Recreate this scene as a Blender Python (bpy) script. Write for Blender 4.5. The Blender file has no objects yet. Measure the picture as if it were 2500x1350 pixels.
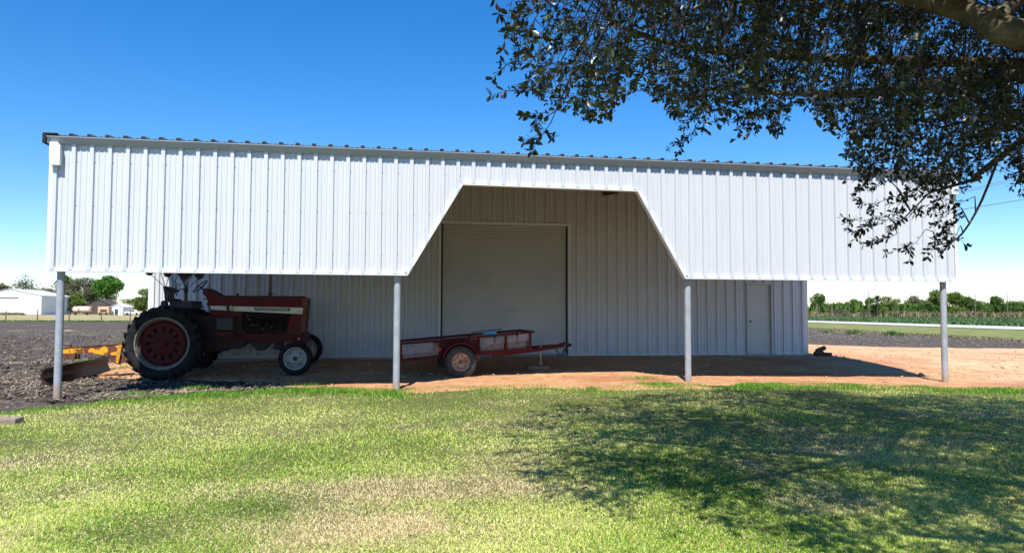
import bpy, bmesh, math, random
import numpy as np
from mathutils import Vector, Matrix
random.seed(7); rng = np.random.default_rng(7)
SC = bpy.context.scene
COL = SC.collection
# ------------------------------------------------------------------ camera geometry (used to turn measured pixels into metres)
F = 1800.0; PITCH = math.radians(2.75); ROLL = .0035; HC = 1.54
TH = math.radians(9.9); D0 = 14.5; DB = 6.0       # barn heading, distance of the canopy face, depth of the canopy
_c, _s, _cr, _sr = math.cos(PITCH), math.sin(PITCH), math.cos(ROLL), math.sin(ROLL)
AX = (math.cos(TH), math.sin(TH)); NX = (-math.sin(TH), math.cos(TH))
def ray(x, y):
    u, v = x-1250, 675-y
    u, v = u*_cr-v*_sr, u*_sr+v*_cr
    return (u, F*_c-v*_s, F*_s+v*_c)
def W(s, t, z=0.):                                   # barn frame (along, away from canopy face) -> world
    return (s*AX[0]+(D0+t)*NX[0], s*AX[1]+(D0+t)*NX[1], z)
def on(x, y, t=0.):                                  # pixel on the barn plane t -> (s, z)
    d = ray(x, y); k = (D0+t)/(d[0]*NX[0]+d[1]*NX[1])
    return k*(d[0]*AX[0]+d[1]*AX[1]), HC+k*d[2]
def gr(x, y, z=0.):                                  # pixel on level z -> world X, Y
    d = ray(x, y); k = (z-HC)/d[2]; return k*d[0], k*d[1]
def far(x, y, Y):                                    # pixel at forward distance Y -> world
    d = ray(x, y); k = Y/d[1]; return Vector((k*d[0], Y, HC+k*d[2]))
def sm(a, b, x):
    x = np.clip((np.asarray(x, float)-a)/(b-a), 0, 1); return x*x*(3-2*x)
def toST(X, Y):
    X = np.asarray(X, float); Y = np.asarray(Y, float)
    return X*AX[0]+Y*AX[1], X*NX[0]+Y*NX[1]-D0
def gz(X, Y):
    s, t = toST(X, Y)
    base = np.interp(s, [-14, -5.8, .25, 6.3, 12.5, 20], [0, -.07, -.01, .07, -.02, 0])*sm(-7, -1, t)*(1-sm(4, 9, t))
    r = .22*sm(1.7, 5.9, t)*(1-sm(12, 26, t))*sm(-9, -2.5, s)*(1-sm(15, 24, s))
    return base+r
PADO = .032
def gzf(X, Y): return float(gz(X, Y))
# ------------------------------------------------------------------ value noise
def vn(x, y, seed=0):
    xi = np.floor(x).astype(np.int64); yi = np.floor(y).astype(np.int64); fx = x-xi; fy = y-yi
    fx = fx*fx*(3-2*fx); fy = fy*fy*(3-2*fy)
    def h(a, b):
        n = (a*374761393+b*668265263+seed*1442695041) & 0xffffffff
        n = ((n ^ (n >> 13))*1274126177) & 0xffffffff
        return ((n ^ (n >> 16)) & 0xffff)/65535.
    return (h(xi, yi)*(1-fx)+h(xi+1, yi)*fx)*(1-fy)+(h(xi, yi+1)*(1-fx)+h(xi+1, yi+1)*fx)*fy
def fbm(x, y, o=4, seed=0):
    x = np.asarray(x, float); y = np.asarray(y, float)
    r = 0; a = .5
    for i in range(o): r = r+a*vn(x, y, seed+i); x = x*2.03+7.1; y = y*2.03+3.3; a *= .5
    return r
# ------------------------------------------------------------------ materials
def newmat(name):
    m = bpy.data.materials.new(name); m.use_nodes = True
    nt = m.node_tree; nt.nodes.clear()
    out = nt.nodes.new('ShaderNodeOutputMaterial'); b = nt.nodes.new('ShaderNodeBsdfPrincipled')
    nt.links.new(b.outputs[0], out.inputs[0]); return m, nt, b, out
def N(nt, t, **kw):
    n = nt.nodes.new(t)
    for k, v in kw.items():
        if k in n.inputs: n.inputs[k].default_value = v
        else: setattr(n, k, v)
    return n
def noise(nt, scale, detail=3., rough=.55, stretch=None):
    tc = N(nt, 'ShaderNodeTexCoord'); n = N(nt, 'ShaderNodeTexNoise'); n.inputs['Scale'].default_value = scale
    n.inputs['Detail'].default_value = detail; n.inputs['Roughness'].default_value = rough
    if stretch:
        mp = N(nt, 'ShaderNodeMapping'); mp.inputs['Scale'].default_value = stretch
        nt.links.new(tc.outputs['Object'], mp.inputs[0]); nt.links.new(mp.outputs[0], n.inputs[0])
    else: nt.links.new(tc.outputs['Object'], n.inputs[0])
    return n
def ramp(nt, src, stops):
    r = N(nt, 'ShaderNodeValToRGB'); e = r.color_ramp.elements
    while len(e) < len(stops): e.new(.5)
    for i, (p, c) in enumerate(stops): e[i].position = p; e[i].color = (*c, 1) if len(c) == 3 else c
    nt.links.new(src, r.inputs[0]); return r
def mixc(nt, f, a, b, mode='MIX'):
    m = N(nt, 'ShaderNodeMix'); m.data_type = 'RGBA'; m.blend_type = mode
    for sock, v in ((m.inputs[0], f), (m.inputs[6], a), (m.inputs[7], b)):
        if isinstance(v, (int, float)): sock.default_value = v
        elif isinstance(v, tuple): sock.default_value = (*v, 1)
        else: nt.links.new(v, sock)
    return m.outputs[2]
def mat(name, c1, c2=None, scale=3., rough=.6, metal=0., bump=0., bscale=20., lo=.4, hi=.65, stretch=None, spec=.4):
    m, nt, b, out = newmat(name)
    if c2:
        n = noise(nt, scale, 5, .62, stretch); r = ramp(nt, n.outputs[0], [(lo, c1), (hi, c2)])
        nt.links.new(r.outputs[0], b.inputs['Base Color'])
    else: b.inputs['Base Color'].default_value = (*c1, 1)
    b.inputs['Roughness'].default_value = rough; b.inputs['Metallic'].default_value = metal
    b.inputs['Specular IOR Level'].default_value = spec
    if bump:
        n = noise(nt, bscale, 4); bp = N(nt, 'ShaderNodeBump'); bp.inputs['Strength'].default_value = bump; bp.inputs['Distance'].default_value = .02
        nt.links.new(n.outputs[0], bp.inputs['Height']); nt.links.new(bp.outputs[0], b.inputs['Normal'])
    return m
M = {}
M['panel'] = mat('white_panel', (.60, .62, .65), (.55, .57, .60), 1.6, .45, 0, .22, 2.2, .3, .8, (5, 5, .4))
M['trim'] = mat('white_trim', (.72, .73, .74), (.67, .69, .70), 2., .4)
M['galv'] = mat('galvanised_roof', (.22, .23, .25), (.30, .31, .32), 4., .5, .3)
M['gutter'] = mat('gutter_shade_grey', (.38, .42, .48), (.34, .38, .44), 2., .45)  # blue-grey shade of the down-facing front put into the base colour
M['dark'] = mat('dark_rubber', (.012, .013, .016), (.03, .03, .035), 6., .8)
M['steelframe'] = mat('primer_steel', (.055, .03, .026), (.08, .045, .04), 4., .6)
M['postgrey'] = mat('grey_post_paint', (.30, .33, .37), (.36, .385, .41), 5., .45, 0, .1, 40)
_m, _nt, _b, _o = newmat('grey_post_paint_splashed')
_n = noise(_nt, 9, 5, .7); _tc = N(_nt, 'ShaderNodeTexCoord'); _sx = N(_nt, 'ShaderNodeSeparateXYZ'); _nt.links.new(_tc.outputs['Object'], _sx.inputs[0])
_ad = N(_nt, 'ShaderNodeMath', operation='MULTIPLY_ADD'); _ad.inputs[1].default_value = .5; _nt.links.new(_n.outputs[0], _ad.inputs[0]); _nt.links.new(_sx.outputs[2], _ad.inputs[2])
_r = ramp(_nt, _ad.outputs[0], [(.28, (1, 1, 1)), (.52, (0, 0, 0))]); _n2 = noise(_nt, 5, 5, .7); _r2 = ramp(_nt, _n2.outputs[0], [(.4, (.29, .32, .36)), (.62, (.37, .395, .42))])
_nt.links.new(mixc(_nt, _r.outputs[0], _r2.outputs[0], (.34, .26, .19)), _b.inputs['Base Color']); _b.inputs['Roughness'].default_value = .5; M['post'] = _m
M['doorslat'] = mat('rollup_slat', (.52, .53, .53), (.58, .58, .57), 1.5, .45)
M['door'] = mat('door_paint', (.50, .52, .50), (.55, .56, .54), 2., .4)
M['conc'] = mat('concrete', (.30, .29, .27), (.42, .40, .37), 8., .9, 0, .4, 60)
M['black'] = mat('black_metal', (.012, .012, .014), (.03, .026, .024), 8., .5)
M['tyre'] = mat('tyre_rubber', (.012, .012, .014), (.028, .028, .029), 5., .9, 0, .3, 30, spec=.15)
M['tyre_grey'] = mat('tyre_weathered', (.03, .03, .032), (.075, .075, .075), 9., .9, 0, .3, 40)
M['red'] = mat('faded_red_paint', (.115, .011, .015), (.08, .010, .012), 4., .6, 0, .1, 30, spec=.2)
M['redrust'] = mat('rusty_red_paint', (.10, .011, .012), (.055, .013, .011), 9., .7, 0, .2, 40, spec=.2)
M['reddark'] = mat('greasy_red_iron', (.045, .009, .009), (.02, .010, .009), 10., .6, 0, .5, 30)
M['engine'] = mat('greasy_iron', (.012, .007, .006), (.03, .014, .013), 14., .6, 0, .6, 50, spec=.12)
M['cream'] = mat('cream_paint', (.66, .66, .55), (.56, .57, .47), 10., .5)
M['rimwhite'] = mat('worn_rim_paint', (.24, .225, .18), (.09, .075, .06), 14., .5)
M['silver'] = mat('silver_rim_paint', (.33, .335, .32), (.20, .195, .18), 16., .4, .2)
M['beigerust'] = mat('beige_rust_rim', (.44, .34, .25), (.20, .08, .04), 11., .7, 0, .2, 40)
M['rust'] = mat('brown_rust', (.09, .035, .022), (.17, .07, .04), 9., .8, 0, .3, 50)
M['rustshade'] = mat('blade_rust_shade_tone', (.022, .013, .011), (.05, .026, .018), 5., .6, .2, .2, 40)  # rust, with the shade on the blade's face darkened into the base colour
M['yellow'] = mat('flaking_yellow', (.15, .045, .025), (.72, .35, .01), 5.5, .6, 0, .3, 40, .49, .53, (1, 1, 1.6))
M['yellowp'] = mat('yellow_paint', (.75, .36, .01), (.35, .12, .03), 20., .6)
M['grey'] = mat('battery_box_grey', (.035, .045, .048), (.05, .058, .06), 8., .6)
M['exh'] = mat('exhaust_olive', (.16, .14, .09), (.10, .085, .06), 8., .7)
M['glass'] = mat('lamp_glass', (.5, .52, .45), None, rough=.15)
M['plank'] = mat('brown_plank', (.23, .10, .055), (.14, .06, .035), 5., .85, 0, .3, 60, stretch=(1, 6, 6))
M['meshm'] = mat('expanded_metal', (.42, .40, .40), (.25, .17, .14), 12., .6)
M['reflector'] = mat('red_reflector', (.65, .02, .02), None, rough=.2)
M['blue'] = mat('blue_vinyl', (.12, .58, .80), (.06, .42, .66), 6., .4, 0, .3, 20)
M['chain'] = mat('chain_steel', (.1, .1, .1), (.05, .035, .03), 30., .5, .6)
M['bark'] = mat('oak_bark', (.20, .17, .10), (.085, .07, .045), 9., .95, 0, .9, 28, .35, .65, (1, 1, 1))
M['twigbark'] = mat('twig_bark', (.06, .05, .04), (.03, .025, .02), 9., .95)
M['barkfar'] = mat('far_bark', (.09, .075, .06), (.05, .04, .03), 1., .95)
M['wood'] = mat('weathered_wood', (.20, .16, .12), (.12, .095, .07), 6., .9, 0, .5, 60, stretch=(6, 6, 1))
M['logend'] = mat('log_bark', (.10, .075, .05), (.05, .038, .03), 12., .95, 0, .8, 30)
M['stone'] = mat('rough_block', (.34, .26, .21), (.22, .16, .13), 10., .9, 0, .5, 40)
M['shedwhite'] = mat('far_white_metal', (.78, .78, .77), (.72, .72, .72), .3, .6)
M['shedroof'] = mat('far_white_roof', (.72, .72, .72), (.66, .67, .68), .3, .5)
M['slate'] = mat('far_dark_roof', (.06, .052, .048), (.10, .085, .075), .8, .9)
M['tan'] = mat('far_tan', (.62, .44, .28), (.45, .30, .2), .8, .8)
M['tank'] = mat('far_rusty_tank', (.72, .55, .48), (.42, .16, .07), .8, .6, 0, 0, 1, .5, .58)
M['glassd'] = mat('far_dark_glass', (.03, .035, .04), None, rough=.2)
M['brush'] = mat('brush_pile', (.13, .10, .07), (.2, .16, .12), 3., .95)
M['wire'] = mat('wire_steel', (.12, .12, .12), None, rough=.5)
def mesh_mat_soil(name, cols, sc, clod, straw=None, bump=.8, rows=None, patch=None):
    m, nt, b, out = newmat(name)
    n1 = noise(nt, sc, 8, .7); r = ramp(nt, n1.outputs[0], cols); col = r.outputs[0]
    if patch:
        n4 = noise(nt, patch[0], 4, .6); rr = ramp(nt, n4.outputs[0], [(patch[1], (0, 0, 0)), (patch[2], (1, 1, 1))])
        col = mixc(nt, rr.outputs[0], col, patch[3])
    if straw:
        n3 = noise(nt, straw[0], 3, .6, straw[3] if len(straw) > 3 else (1, 2.2, 1)); r3 = ramp(nt, n3.outputs[0], [(straw[1], (0, 0, 0)), (straw[1]+.05, (1, 1, 1))])
        col = mixc(nt, r3.outputs[0], col, straw[2])
    nt.links.new(col, b.inputs['Base Color']); b.inputs['Roughness'].default_value = .95; b.inputs['Specular IOR Level'].default_value = .15
    n2 = noise(nt, clod, 6, .65); bp = N(nt, 'ShaderNodeBump'); bp.inputs['Strength'].default_value = bump; bp.inputs['Distance'].default_value = .05
    nt.links.new(n2.outputs[0], bp.inputs['Height']); nt.links.new(bp.outputs[0], b.inputs['Normal'])
    return m
M['plow'] = mesh_mat_soil('plowed_soil', [(.3, (.040, .031, .026)), (.5, (.092, .074, .062)), (.72, (.17, .138, .112))], 2.2, 9., (7., .62, (.42, .33, .22)), 1., patch=(.35, .56, .75, (.13, .10, .078)))
M['sand'] = mesh_mat_soil('orange_sand', [(.3, (.46, .25, .13)), (.5, (.62, .40, .215)), (.7, (.76, .53, .30))], 2.6, 22., (16., .66, (.30, .15, .10), (1, 1, 1)), .6, patch=(.35, .50, .66, (.50, .255, .15)))
M['thatch'] = mesh_mat_soil('lawn_soil', [(.3, (.06, .075, .02)), (.5, (.17, .17, .06)), (.7, (.30, .26, .11))], 30., 60., None, .8)
M['pasture'] = mesh_mat_soil('dry_pasture', [(.3, (.24, .22, .09)), (.5, (.38, .32, .15)), (.7, (.50, .41, .22))], .25, 2., None, .5)
M['verge'] = mesh_mat_soil('green_verge', [(.3, (.11, .15, .04)), (.5, (.20, .22, .07)), (.7, (.33, .29, .13))], .5, 3., None, .6)
M['road'] = mesh_mat_soil('pale_gravel', [(.3, (.46, .43, .38)), (.7, (.58, .55, .49))], .6, 9., None, .3)
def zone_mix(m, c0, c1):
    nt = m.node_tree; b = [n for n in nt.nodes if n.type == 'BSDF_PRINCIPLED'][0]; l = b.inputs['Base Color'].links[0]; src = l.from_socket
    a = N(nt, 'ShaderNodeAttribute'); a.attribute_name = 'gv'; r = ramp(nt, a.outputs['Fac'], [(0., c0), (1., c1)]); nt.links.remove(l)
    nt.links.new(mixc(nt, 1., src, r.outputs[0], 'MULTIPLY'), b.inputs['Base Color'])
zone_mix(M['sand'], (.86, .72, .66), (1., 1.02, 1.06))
def leafmat(name, stops, trans=.35, attr='gv', patch=None, rough=.5, tcol=None, spec=.3):
    m, nt, b, out = newmat(name)
    a = N(nt, 'ShaderNodeAttribute'); a.attribute_name = attr
    r = ramp(nt, a.outputs['Fac'], stops); col = r.outputs[0]
    if patch:
        n = noise(nt, patch[0], 5, .6); rr = ramp(nt, n.outputs[0], [(patch[1], (0, 0, 0)), (patch[2], (1, 1, 1))])
        r2 = ramp(nt, a.outputs['Fac'], patch[3]); col = mixc(nt, rr.outputs[0], col, r2.outputs[0])
    nt.links.new(col, b.inputs['Base Color']); b.inputs['Roughness'].default_value = rough; b.inputs['Specular IOR Level'].default_value = spec
    if trans:
        t = N(nt, 'ShaderNodeBsdfTranslucent'); nt.links.new(col, t.inputs[0]); mx = N(nt, 'ShaderNodeMixShader'); mx.inputs[0].default_value = trans
        nt.links.new(b.outputs[0], mx.inputs[1]); nt.links.new(t.outputs[0], mx.inputs[2]); nt.links.new(mx.outputs[0], out.inputs[0])
    return m
M['grass'] = leafmat('lawn_blades', [(0., (.045, .17, .008)), (.13, (.20, .42, .02)), (.29, (.50, .66, .08)), (.48, (.92, .92, .33)), (.52, (.36, .27, .11)), (.68, (.80, .66, .30)), (1., (.98, .86, .54))], .3)
M['edgegrass'] = leafmat('edge_blades', [(0., (.05, .18, .012)), (.6, (.16, .36, .03)), (1., (.38, .52, .09))], .3)
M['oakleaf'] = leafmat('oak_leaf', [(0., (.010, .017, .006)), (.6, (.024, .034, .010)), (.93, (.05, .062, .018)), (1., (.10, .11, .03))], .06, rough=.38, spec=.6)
M['crop'] = leafmat('crop_leaf', [(0., (.05, .12, .035)), (1., (.13, .23, .07))], .2)
M['weed'] = leafmat('weed_leaf', [(0., (.07, .13, .03)), (1., (.18, .25, .07))], .2)
M['dryweed'] = leafmat('dry_weed', [(0., (.13, .14, .06)), (1., (.36, .28, .17))], .2)
def treemat(name, a, b_): return leafmat(name, [(0., a), (1., b_)], .2, rough=.7)
M['tg'] = treemat('tree_green', (.05, .11, .02), (.17, .28, .05))
M['ty'] = treemat('tree_yellowgreen', (.07, .12, .02), (.20, .27, .045))
M['tb'] = treemat('tree_bright', (.04, .12, .015), (.12, .26, .03))
M['to'] = treemat('tree_olive', (.10, .11, .055), (.22, .22, .12))
M['tgrey'] = treemat('tree_greygreen', (.12, .14, .09), (.24, .27, .18))
# ------------------------------------------------------------------ mesh helpers
def link(name, me, m, parent=None):
    o = bpy.data.objects.new(name, me); COL.objects.link(o)
    if m is not None and me is not None: me.materials.append(m)
    if parent: o.parent = parent
    return o
def tag(o, label=None, cat=None, group=None, kind=None):
    if label: o['label'] = label
    if cat: o['category'] = cat
    if group: o['group'] = group
    if kind: o['kind'] = kind
    return o
def empty(name, loc, rz=0, label=None, cat=None, group=None):
    o = bpy.data.objects.new(name, None); COL.objects.link(o); o.location = loc; o.rotation_euler = (0, 0, rz)
    o.empty_display_size = .2
    return tag(o, label, cat, group)
def npmesh(name, V, Fq, m, parent=None, attr=None, smooth=False):
    V = np.asarray(V, np.float32); Fq = np.asarray(Fq, np.int32)
    me = bpy.data.meshes.new(name); nf, k = Fq.shape
    me.vertices.add(len(V)); me.vertices.foreach_set('co', V.ravel())
    me.loops.add(nf*k); me.loops.foreach_set('vertex_index', Fq.ravel())
    me.polygons.add(nf); me.polygons.foreach_set('loop_start', np.arange(nf, dtype=np.int32)*k)
    me.update(calc_edges=True)
    if attr is not None:
        a = me.attributes.new('gv', 'FLOAT', 'POINT'); a.data.foreach_set('value', np.asarray(attr, np.float32))
    if smooth: me.polygons.foreach_set('use_smooth', np.ones(nf, bool))
    return link(name, me, m, parent)
class MB:
    def __init__(s): s.v = []; s.f = []
    def add(s, v, f):
        n = len(s.v); s.v += [tuple(p) for p in v]; s.f += [tuple(i+n for i in q) for q in f]; return s
    def box(s, a, b):
        x0, y0, z0 = a; x1, y1, z1 = b
        return s.add([(x0, y0, z0), (x1, y0, z0), (x1, y1, z0), (x0, y1, z0), (x0, y0, z1), (x1, y0, z1), (x1, y1, z1), (x0, y1, z1)],
                     [(3, 2, 1, 0), (4, 5, 6, 7), (0, 1, 5, 4), (1, 2, 6, 5), (2, 3, 7, 6), (3, 0, 4, 7)])
    def bar(s, p, q, w, h=None, up=(0, 0, 1)):       # rectangular bar between two points
        p = Vector(p); q = Vector(q); d = (q-p).normalized(); u = Vector(up)
        if abs(d.dot(u)) > .98: u = Vector((0, 1, 0))
        r = d.cross(u).normalized()*(w/2); t = r.cross(d).normalized()*((h or w)/2)
        v = [p-r-t, p+r-t, p+r+t, p-r+t, q-r-t, q+r-t, q+r+t, q-r+t]
        return s.add(v, [(0, 1, 2, 3)[::-1], (4, 5, 6, 7), (0, 4, 5, 1)[::-1], (1, 5, 6, 2)[::-1], (2, 6, 7, 3)[::-1], (3, 7, 4, 0)[::-1]])
    def tube(s, pts, rad, n=8, cap=True):
        pts = [Vector(p) for p in pts]; rad = rad if isinstance(rad, (list, tuple)) else [rad]*len(pts)
        base = len(s.v); pr = None
        for i, p in enumerate(pts):
            d = (pts[min(i+1, len(pts)-1)]-pts[max(i-1, 0)]).normalized()
            if pr is None: pr = d.cross(Vector((0, 0, 1)) if abs(d.z) < .9 else Vector((0, 1, 0))).normalized()
            pr = (pr-d*pr.dot(d)).normalized(); q = d.cross(pr)
            for k in range(n):
                a = 2*math.pi*k/n; s.v.append(tuple(p+(pr*math.cos(a)+q*math.sin(a))*rad[i]))
        for i in range(len(pts)-1):
            for k in range(n):
                a = base+i*n+k; b = base+i*n+(k+1) % n; s.f.append((a, b, b+n, a+n))
        if cap:
            s.f.append(tuple(base+k for k in range(n))[::-1]); s.f.append(tuple(base+(len(pts)-1)*n+k for k in range(n)))
        return s
    def prism(s, poly, y0, y1):                      # polygon in local x,z extruded along y
        n = len(poly); v = [(x, y0, z) for x, z in poly]+[(x, y1, z) for x, z in poly]
        f = [tuple(range(n)), tuple(range(2*n-1, n-1, -1))]+[(i, i+n, (i+1) % n+n, (i+1) % n) for i in range(n)]
        return s.add(v, f)
    def lathe(s, c, prof, n=40, a0=0, a1=2*math.pi):  # axis along y at centre c; prof = (r, y)
        full = abs(a1-a0-2*math.pi) < 1e-6; m = n if full else n+1; base = len(s.v)
        for r, y in prof:
            for k in range(m):
                a = a0+(a1-a0)*k/n; s.v.append((c[0]+r*math.cos(a), c[1]+y, c[2]+r*math.sin(a)))
        for i in range(len(prof)-1):
            for k in range(n):
                a = base+i*m+k; b = base+i*m+(k+1) % m; s.f.append((a, a+m, b+m, b))
        return s
    def build(s, name, m, parent=None, smooth=False, bevel=0, sol=0, auto=None):
        me = bpy.data.meshes.new(name); me.from_pydata(s.v, [], s.f); me.update()
        bm = bmesh.new(); bm.from_mesh(me); bmesh.ops.remove_doubles(bm, verts=bm.verts, dist=1e-5) if smooth else None
        bmesh.ops.recalc_face_normals(bm, faces=bm.faces); bm.to_mesh(me); bm.free()
        o = link(name, me, m, parent)
        if smooth:
            me.polygons.foreach_set('use_smooth', [True]*len(me.polygons)); me.set_sharp_from_angle(angle=math.radians(auto or 40))
        if sol: md = o.modifiers.new('thick', 'SOLIDIFY'); md.thickness = sol; md.offset = 0
        if bevel: md = o.modifiers.new('bev', 'BEVEL'); md.width = bevel; md.segments = 2; md.limit_method = 'ANGLE'
        return o
# ------------------------------------------------------------------ camera, sky, sun
cam = bpy.data.cameras.new('camera'); co = bpy.data.objects.new('camera', cam); COL.objects.link(co)
cam.sensor_width = 36; cam.lens = F/2500*36; cam.clip_end = 6000; cam.clip_start = .05
R_ = Vector((_cr, -_s*_sr, _c*_sr)); U_ = Vector((-_sr, -_s*_cr, _c*_cr)); B_ = -Vector((0, _c, _s))
co.matrix_world = Matrix(((R_.x, U_.x, B_.x, 0), (R_.y, U_.y, B_.y, 0), (R_.z, U_.z, B_.z, HC), (0, 0, 0, 1)))
SC.camera = co
LS, LT = .19, .66
LX = LS*AX[0]+LT*NX[0]; LY = LS*AX[1]+LT*NX[1]
sun = bpy.data.lights.new('sun', 'SUN'); so = bpy.data.objects.new('sun', sun); COL.objects.link(so)
sun.energy = 4.6; sun.angle = math.radians(.53); sun.color = (1, .955, .88)
so.rotation_euler = Vector((-LX, -LY, 1)).to_track_quat('Z', 'Y').to_euler(); so.location = (-5, -20, 30)
EL = math.atan2(1, math.hypot(LX, LY)); AZ = math.atan2(-LX, -LY)
w = bpy.data.worlds.new('World'); SC.world = w; w.use_nodes = True; nt = w.node_tree
sky = nt.nodes.new('ShaderNodeTexSky'); sky.sky_type = 'NISHITA'; sky.sun_disc = False
sky.sun_elevation = EL; sky.sun_rotation = AZ; sky.altitude = 0; sky.air_density = 1.0; sky.dust_density = .0; sky.ozone_density = 5.0
hs = nt.nodes.new('ShaderNodeHueSaturation'); hs.inputs['Saturation'].default_value = 1.33
nt.links.new(sky.outputs[0], hs.inputs['Color']); tint = mixc(nt, 1., hs.outputs[0], (1., .975, 1.06), 'MULTIPLY'); nt.links.new(tint, nt.nodes['Background'].inputs[0])
nt.nodes['Background'].inputs[1].default_value = .115
SC.view_settings.view_transform = 'Standard'; SC.view_settings.look = 'None'; SC.view_settings.gamma = 1
SC.view_settings.exposure = .62
SC.cycles.max_bounces = 6; SC.cycles.diffuse_bounces = 2; SC.cycles.transparent_max_bounces = 6
# ------------------------------------------------------------------ ground sheets
def sheet(name, m, xs, ys, off, amp=0., freq=1., warp=None, edge=None, seed=3, fine=None):
    X, Y = np.meshgrid(xs, ys); 
    if warp: X, Y = warp(X, Y)
    Z = gz(X, Y)+off
    if amp: Z = Z+amp*(fbm(X*freq, Y*freq, 4, seed)-.47)*(fine(X, Y) if fine else 1)
    nx, ny = len(xs), len(ys); V = np.stack([X, Y, Z], -1).reshape(-1, 3)
    i = np.arange(nx-1)[None]+np.arange(ny-1)[:, None]*nx; i = i.ravel()
    o = npmesh(name, V, np.stack([i, i+1, i+1+nx, i+nx], 1), m, smooth=True)
    return tag(o, kind='structure')
def grow(a, b, d0, k):
    r = [a]; d = d0
    while r[-1] < b: r.append(r[-1]+d); d *= k
    r[-1] = b; return r
xs = [-x for x in grow(12, 3500, .5, 1.25)][::-1]+list(np.arange(-11.5, 12, .5))+grow(12, 3500, .5, 1.25)
ys = [-60, -40, -20, -10, -5]+list(np.arange(-3, 30, .5))+grow(30, 4500, .6, 1.22)
g = sheet('ground', M['pasture'], xs, ys, -.05)
# lawn edge in the barn frame, measured along the base of the posts
E_PX = [(0, 1003), (60, 992), (132, 988), (250, 974), (480, 957), (600, 951), (700, 948), (860, 950), (967, 958), (1040, 950), (1180, 950), (1240, 948), (1330, 949), (1420, 957), (1470, 955),
        (1540, 948), (1685, 947), (1760, 955), (1850, 946), (2000, 945), (2150, 947), (2317, 952), (2420, 951), (2500, 946)]
ES, ET = zip(*[tuple(map(float, toST(*gr(x, y, 0.)))) for x, y in E_PX])
o_ = np.argsort(ES); ES = np.array(ES)[o_]; ET = np.array(ET)[o_]
def edge_t(s): return np.interp(s, ES, ET)+(fbm(np.asarray(s)*1.7, np.asarray(s)*0+2.2, 3, 11)-.45)*.25
# lawn soil: from behind the camera to the edge, in barn frame
def lawn_warp(S, Q):
    T = -26+Q*(edge_t(S)+26); return S*AX[0]+(D0+T)*NX[0], S*AX[1]+(D0+T)*NX[1]
sheet('lawn_soil', M['thatch'], np.concatenate([np.arange(-40, -12, 2.), np.arange(-12, 22, .15), np.arange(22, 60, 2.)]), np.concatenate([np.linspace(0, .5, 10)[:-1], np.linspace(.5, 1, 130)]), .004, .03, 1.2, lawn_warp, seed=21)
# ploughed field
def plow_warp(S, Q):
    T = edge_t(S)-.35+Q; return S*AX[0]+(D0+T)*NX[0], S*AX[1]+(D0+T)*NX[1]
def clampfield(S, Q):
    X, Y = plow_warp(S, Q)
    X = np.minimum(X, 28.6+(fbm(Y*.3, Y*0, 3, 5)-.45)*1.6)
    wv = (fbm(X*.15, X*0+.5, 3, 9)-.45)*5
    Y = np.minimum(Y, np.where(X < -5, 101+wv, 175.)); return X, Y
ss = np.concatenate([-np.array(grow(13, 140, .12, 1.09))[::-1], np.arange(-12.9, 2, .06), np.arange(2, 50, .5)])
qs = np.concatenate([np.arange(0, 8, .06), np.array(grow(8, 190, .06, 1.04))])
sheet('plowed_field', M['plow'], ss, qs, -.012, .13, 4.5, clampfield, seed=31, fine=lambda X, Y: 1+sm(14, 60, Y)*.6)
# sand pad: star shaped sheet round the barn
PAD = [gr(*p, .0) for p in [(2900, 951), (2500, 950), (2317, 956), (2000, 949), (1850, 950), (1760, 960), (1685, 951), (1470, 960), (1330, 953), (1180, 954), (967, 963), (860, 955), (760, 950), (700, 946), (640, 938), (590, 930), (500, 929), (420, 926), (330, 924), (250, 921), (215, 912), (222, 900), (260, 888), (290, 880)]]
PAD += [W(-8, 6.5)[:2], W(-8, 11)[:2], (-6., 30.), (0., 33.), (10., 33.5), (22., 33), (34, 34), (48, 34), (52, 20)]
cx, cy = W(4, 3)[:2]
angs = []; rads = []
for x, y in PAD: angs.append(math.atan2(y-cy, x-cx)); rads.append(math.hypot(x-cx, y-cy))
o_ = np.argsort(angs); angs = np.array(angs)[o_]; rads = np.array(rads)[o_]
px_, py_ = cx+rads*np.cos(angs), cy+rads*np.sin(angs)
t_ = np.linspace(0, len(angs), len(angs)*40, endpoint=False); i0 = t_.astype(int) % len(angs); i1 = (i0+1) % len(angs); fr = t_-np.floor(t_)
ex = px_[i0]*(1-fr)+px_[i1]*fr; ey = py_[i0]*(1-fr)+py_[i1]*fr
wob = (fbm(ex*1.3, ey*1.3, 4, 51)-.47)*.5; dn = np.hypot(ex-cx, ey-cy); wob *= np.clip(dn/12, .5, 2.)*np.where(toST(ex, ey)[1] < 1, .35, 1)
ex += (ex-cx)/dn*wob; ey += (ey-cy)/dn*wob
K = 90; q = np.linspace(0, 1, K)[:, None]**.8; X = cx+(ex-cx)*q; Y = cy+(ey-cy)*q
Z = gz(X, Y)+.036-.031*sm(.93, 1, q)*np.ones_like(X)+.045*(fbm(X*1.3, Y*1.3, 4, 61)-.47)+.03*(fbm(X*5, Y*5, 3, 62)-.47)
n = len(ex); V = np.stack([X, Y, Z], -1).reshape(-1, 3); a, b = np.meshgrid(np.arange(K-1), np.arange(n), indexing='ij')
a = a.ravel(); b = b.ravel(); b2 = (b+1) % n
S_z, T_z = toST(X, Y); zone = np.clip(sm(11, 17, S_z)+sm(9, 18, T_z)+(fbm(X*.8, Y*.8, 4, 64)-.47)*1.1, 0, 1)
tag(npmesh('dirt_pad', V, np.stack([a*n+b, a*n+b2, (a+1)*n+b2, (a+1)*n+b], 1), M['sand'], smooth=True, attr=zone.ravel()), kind='structure')
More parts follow.
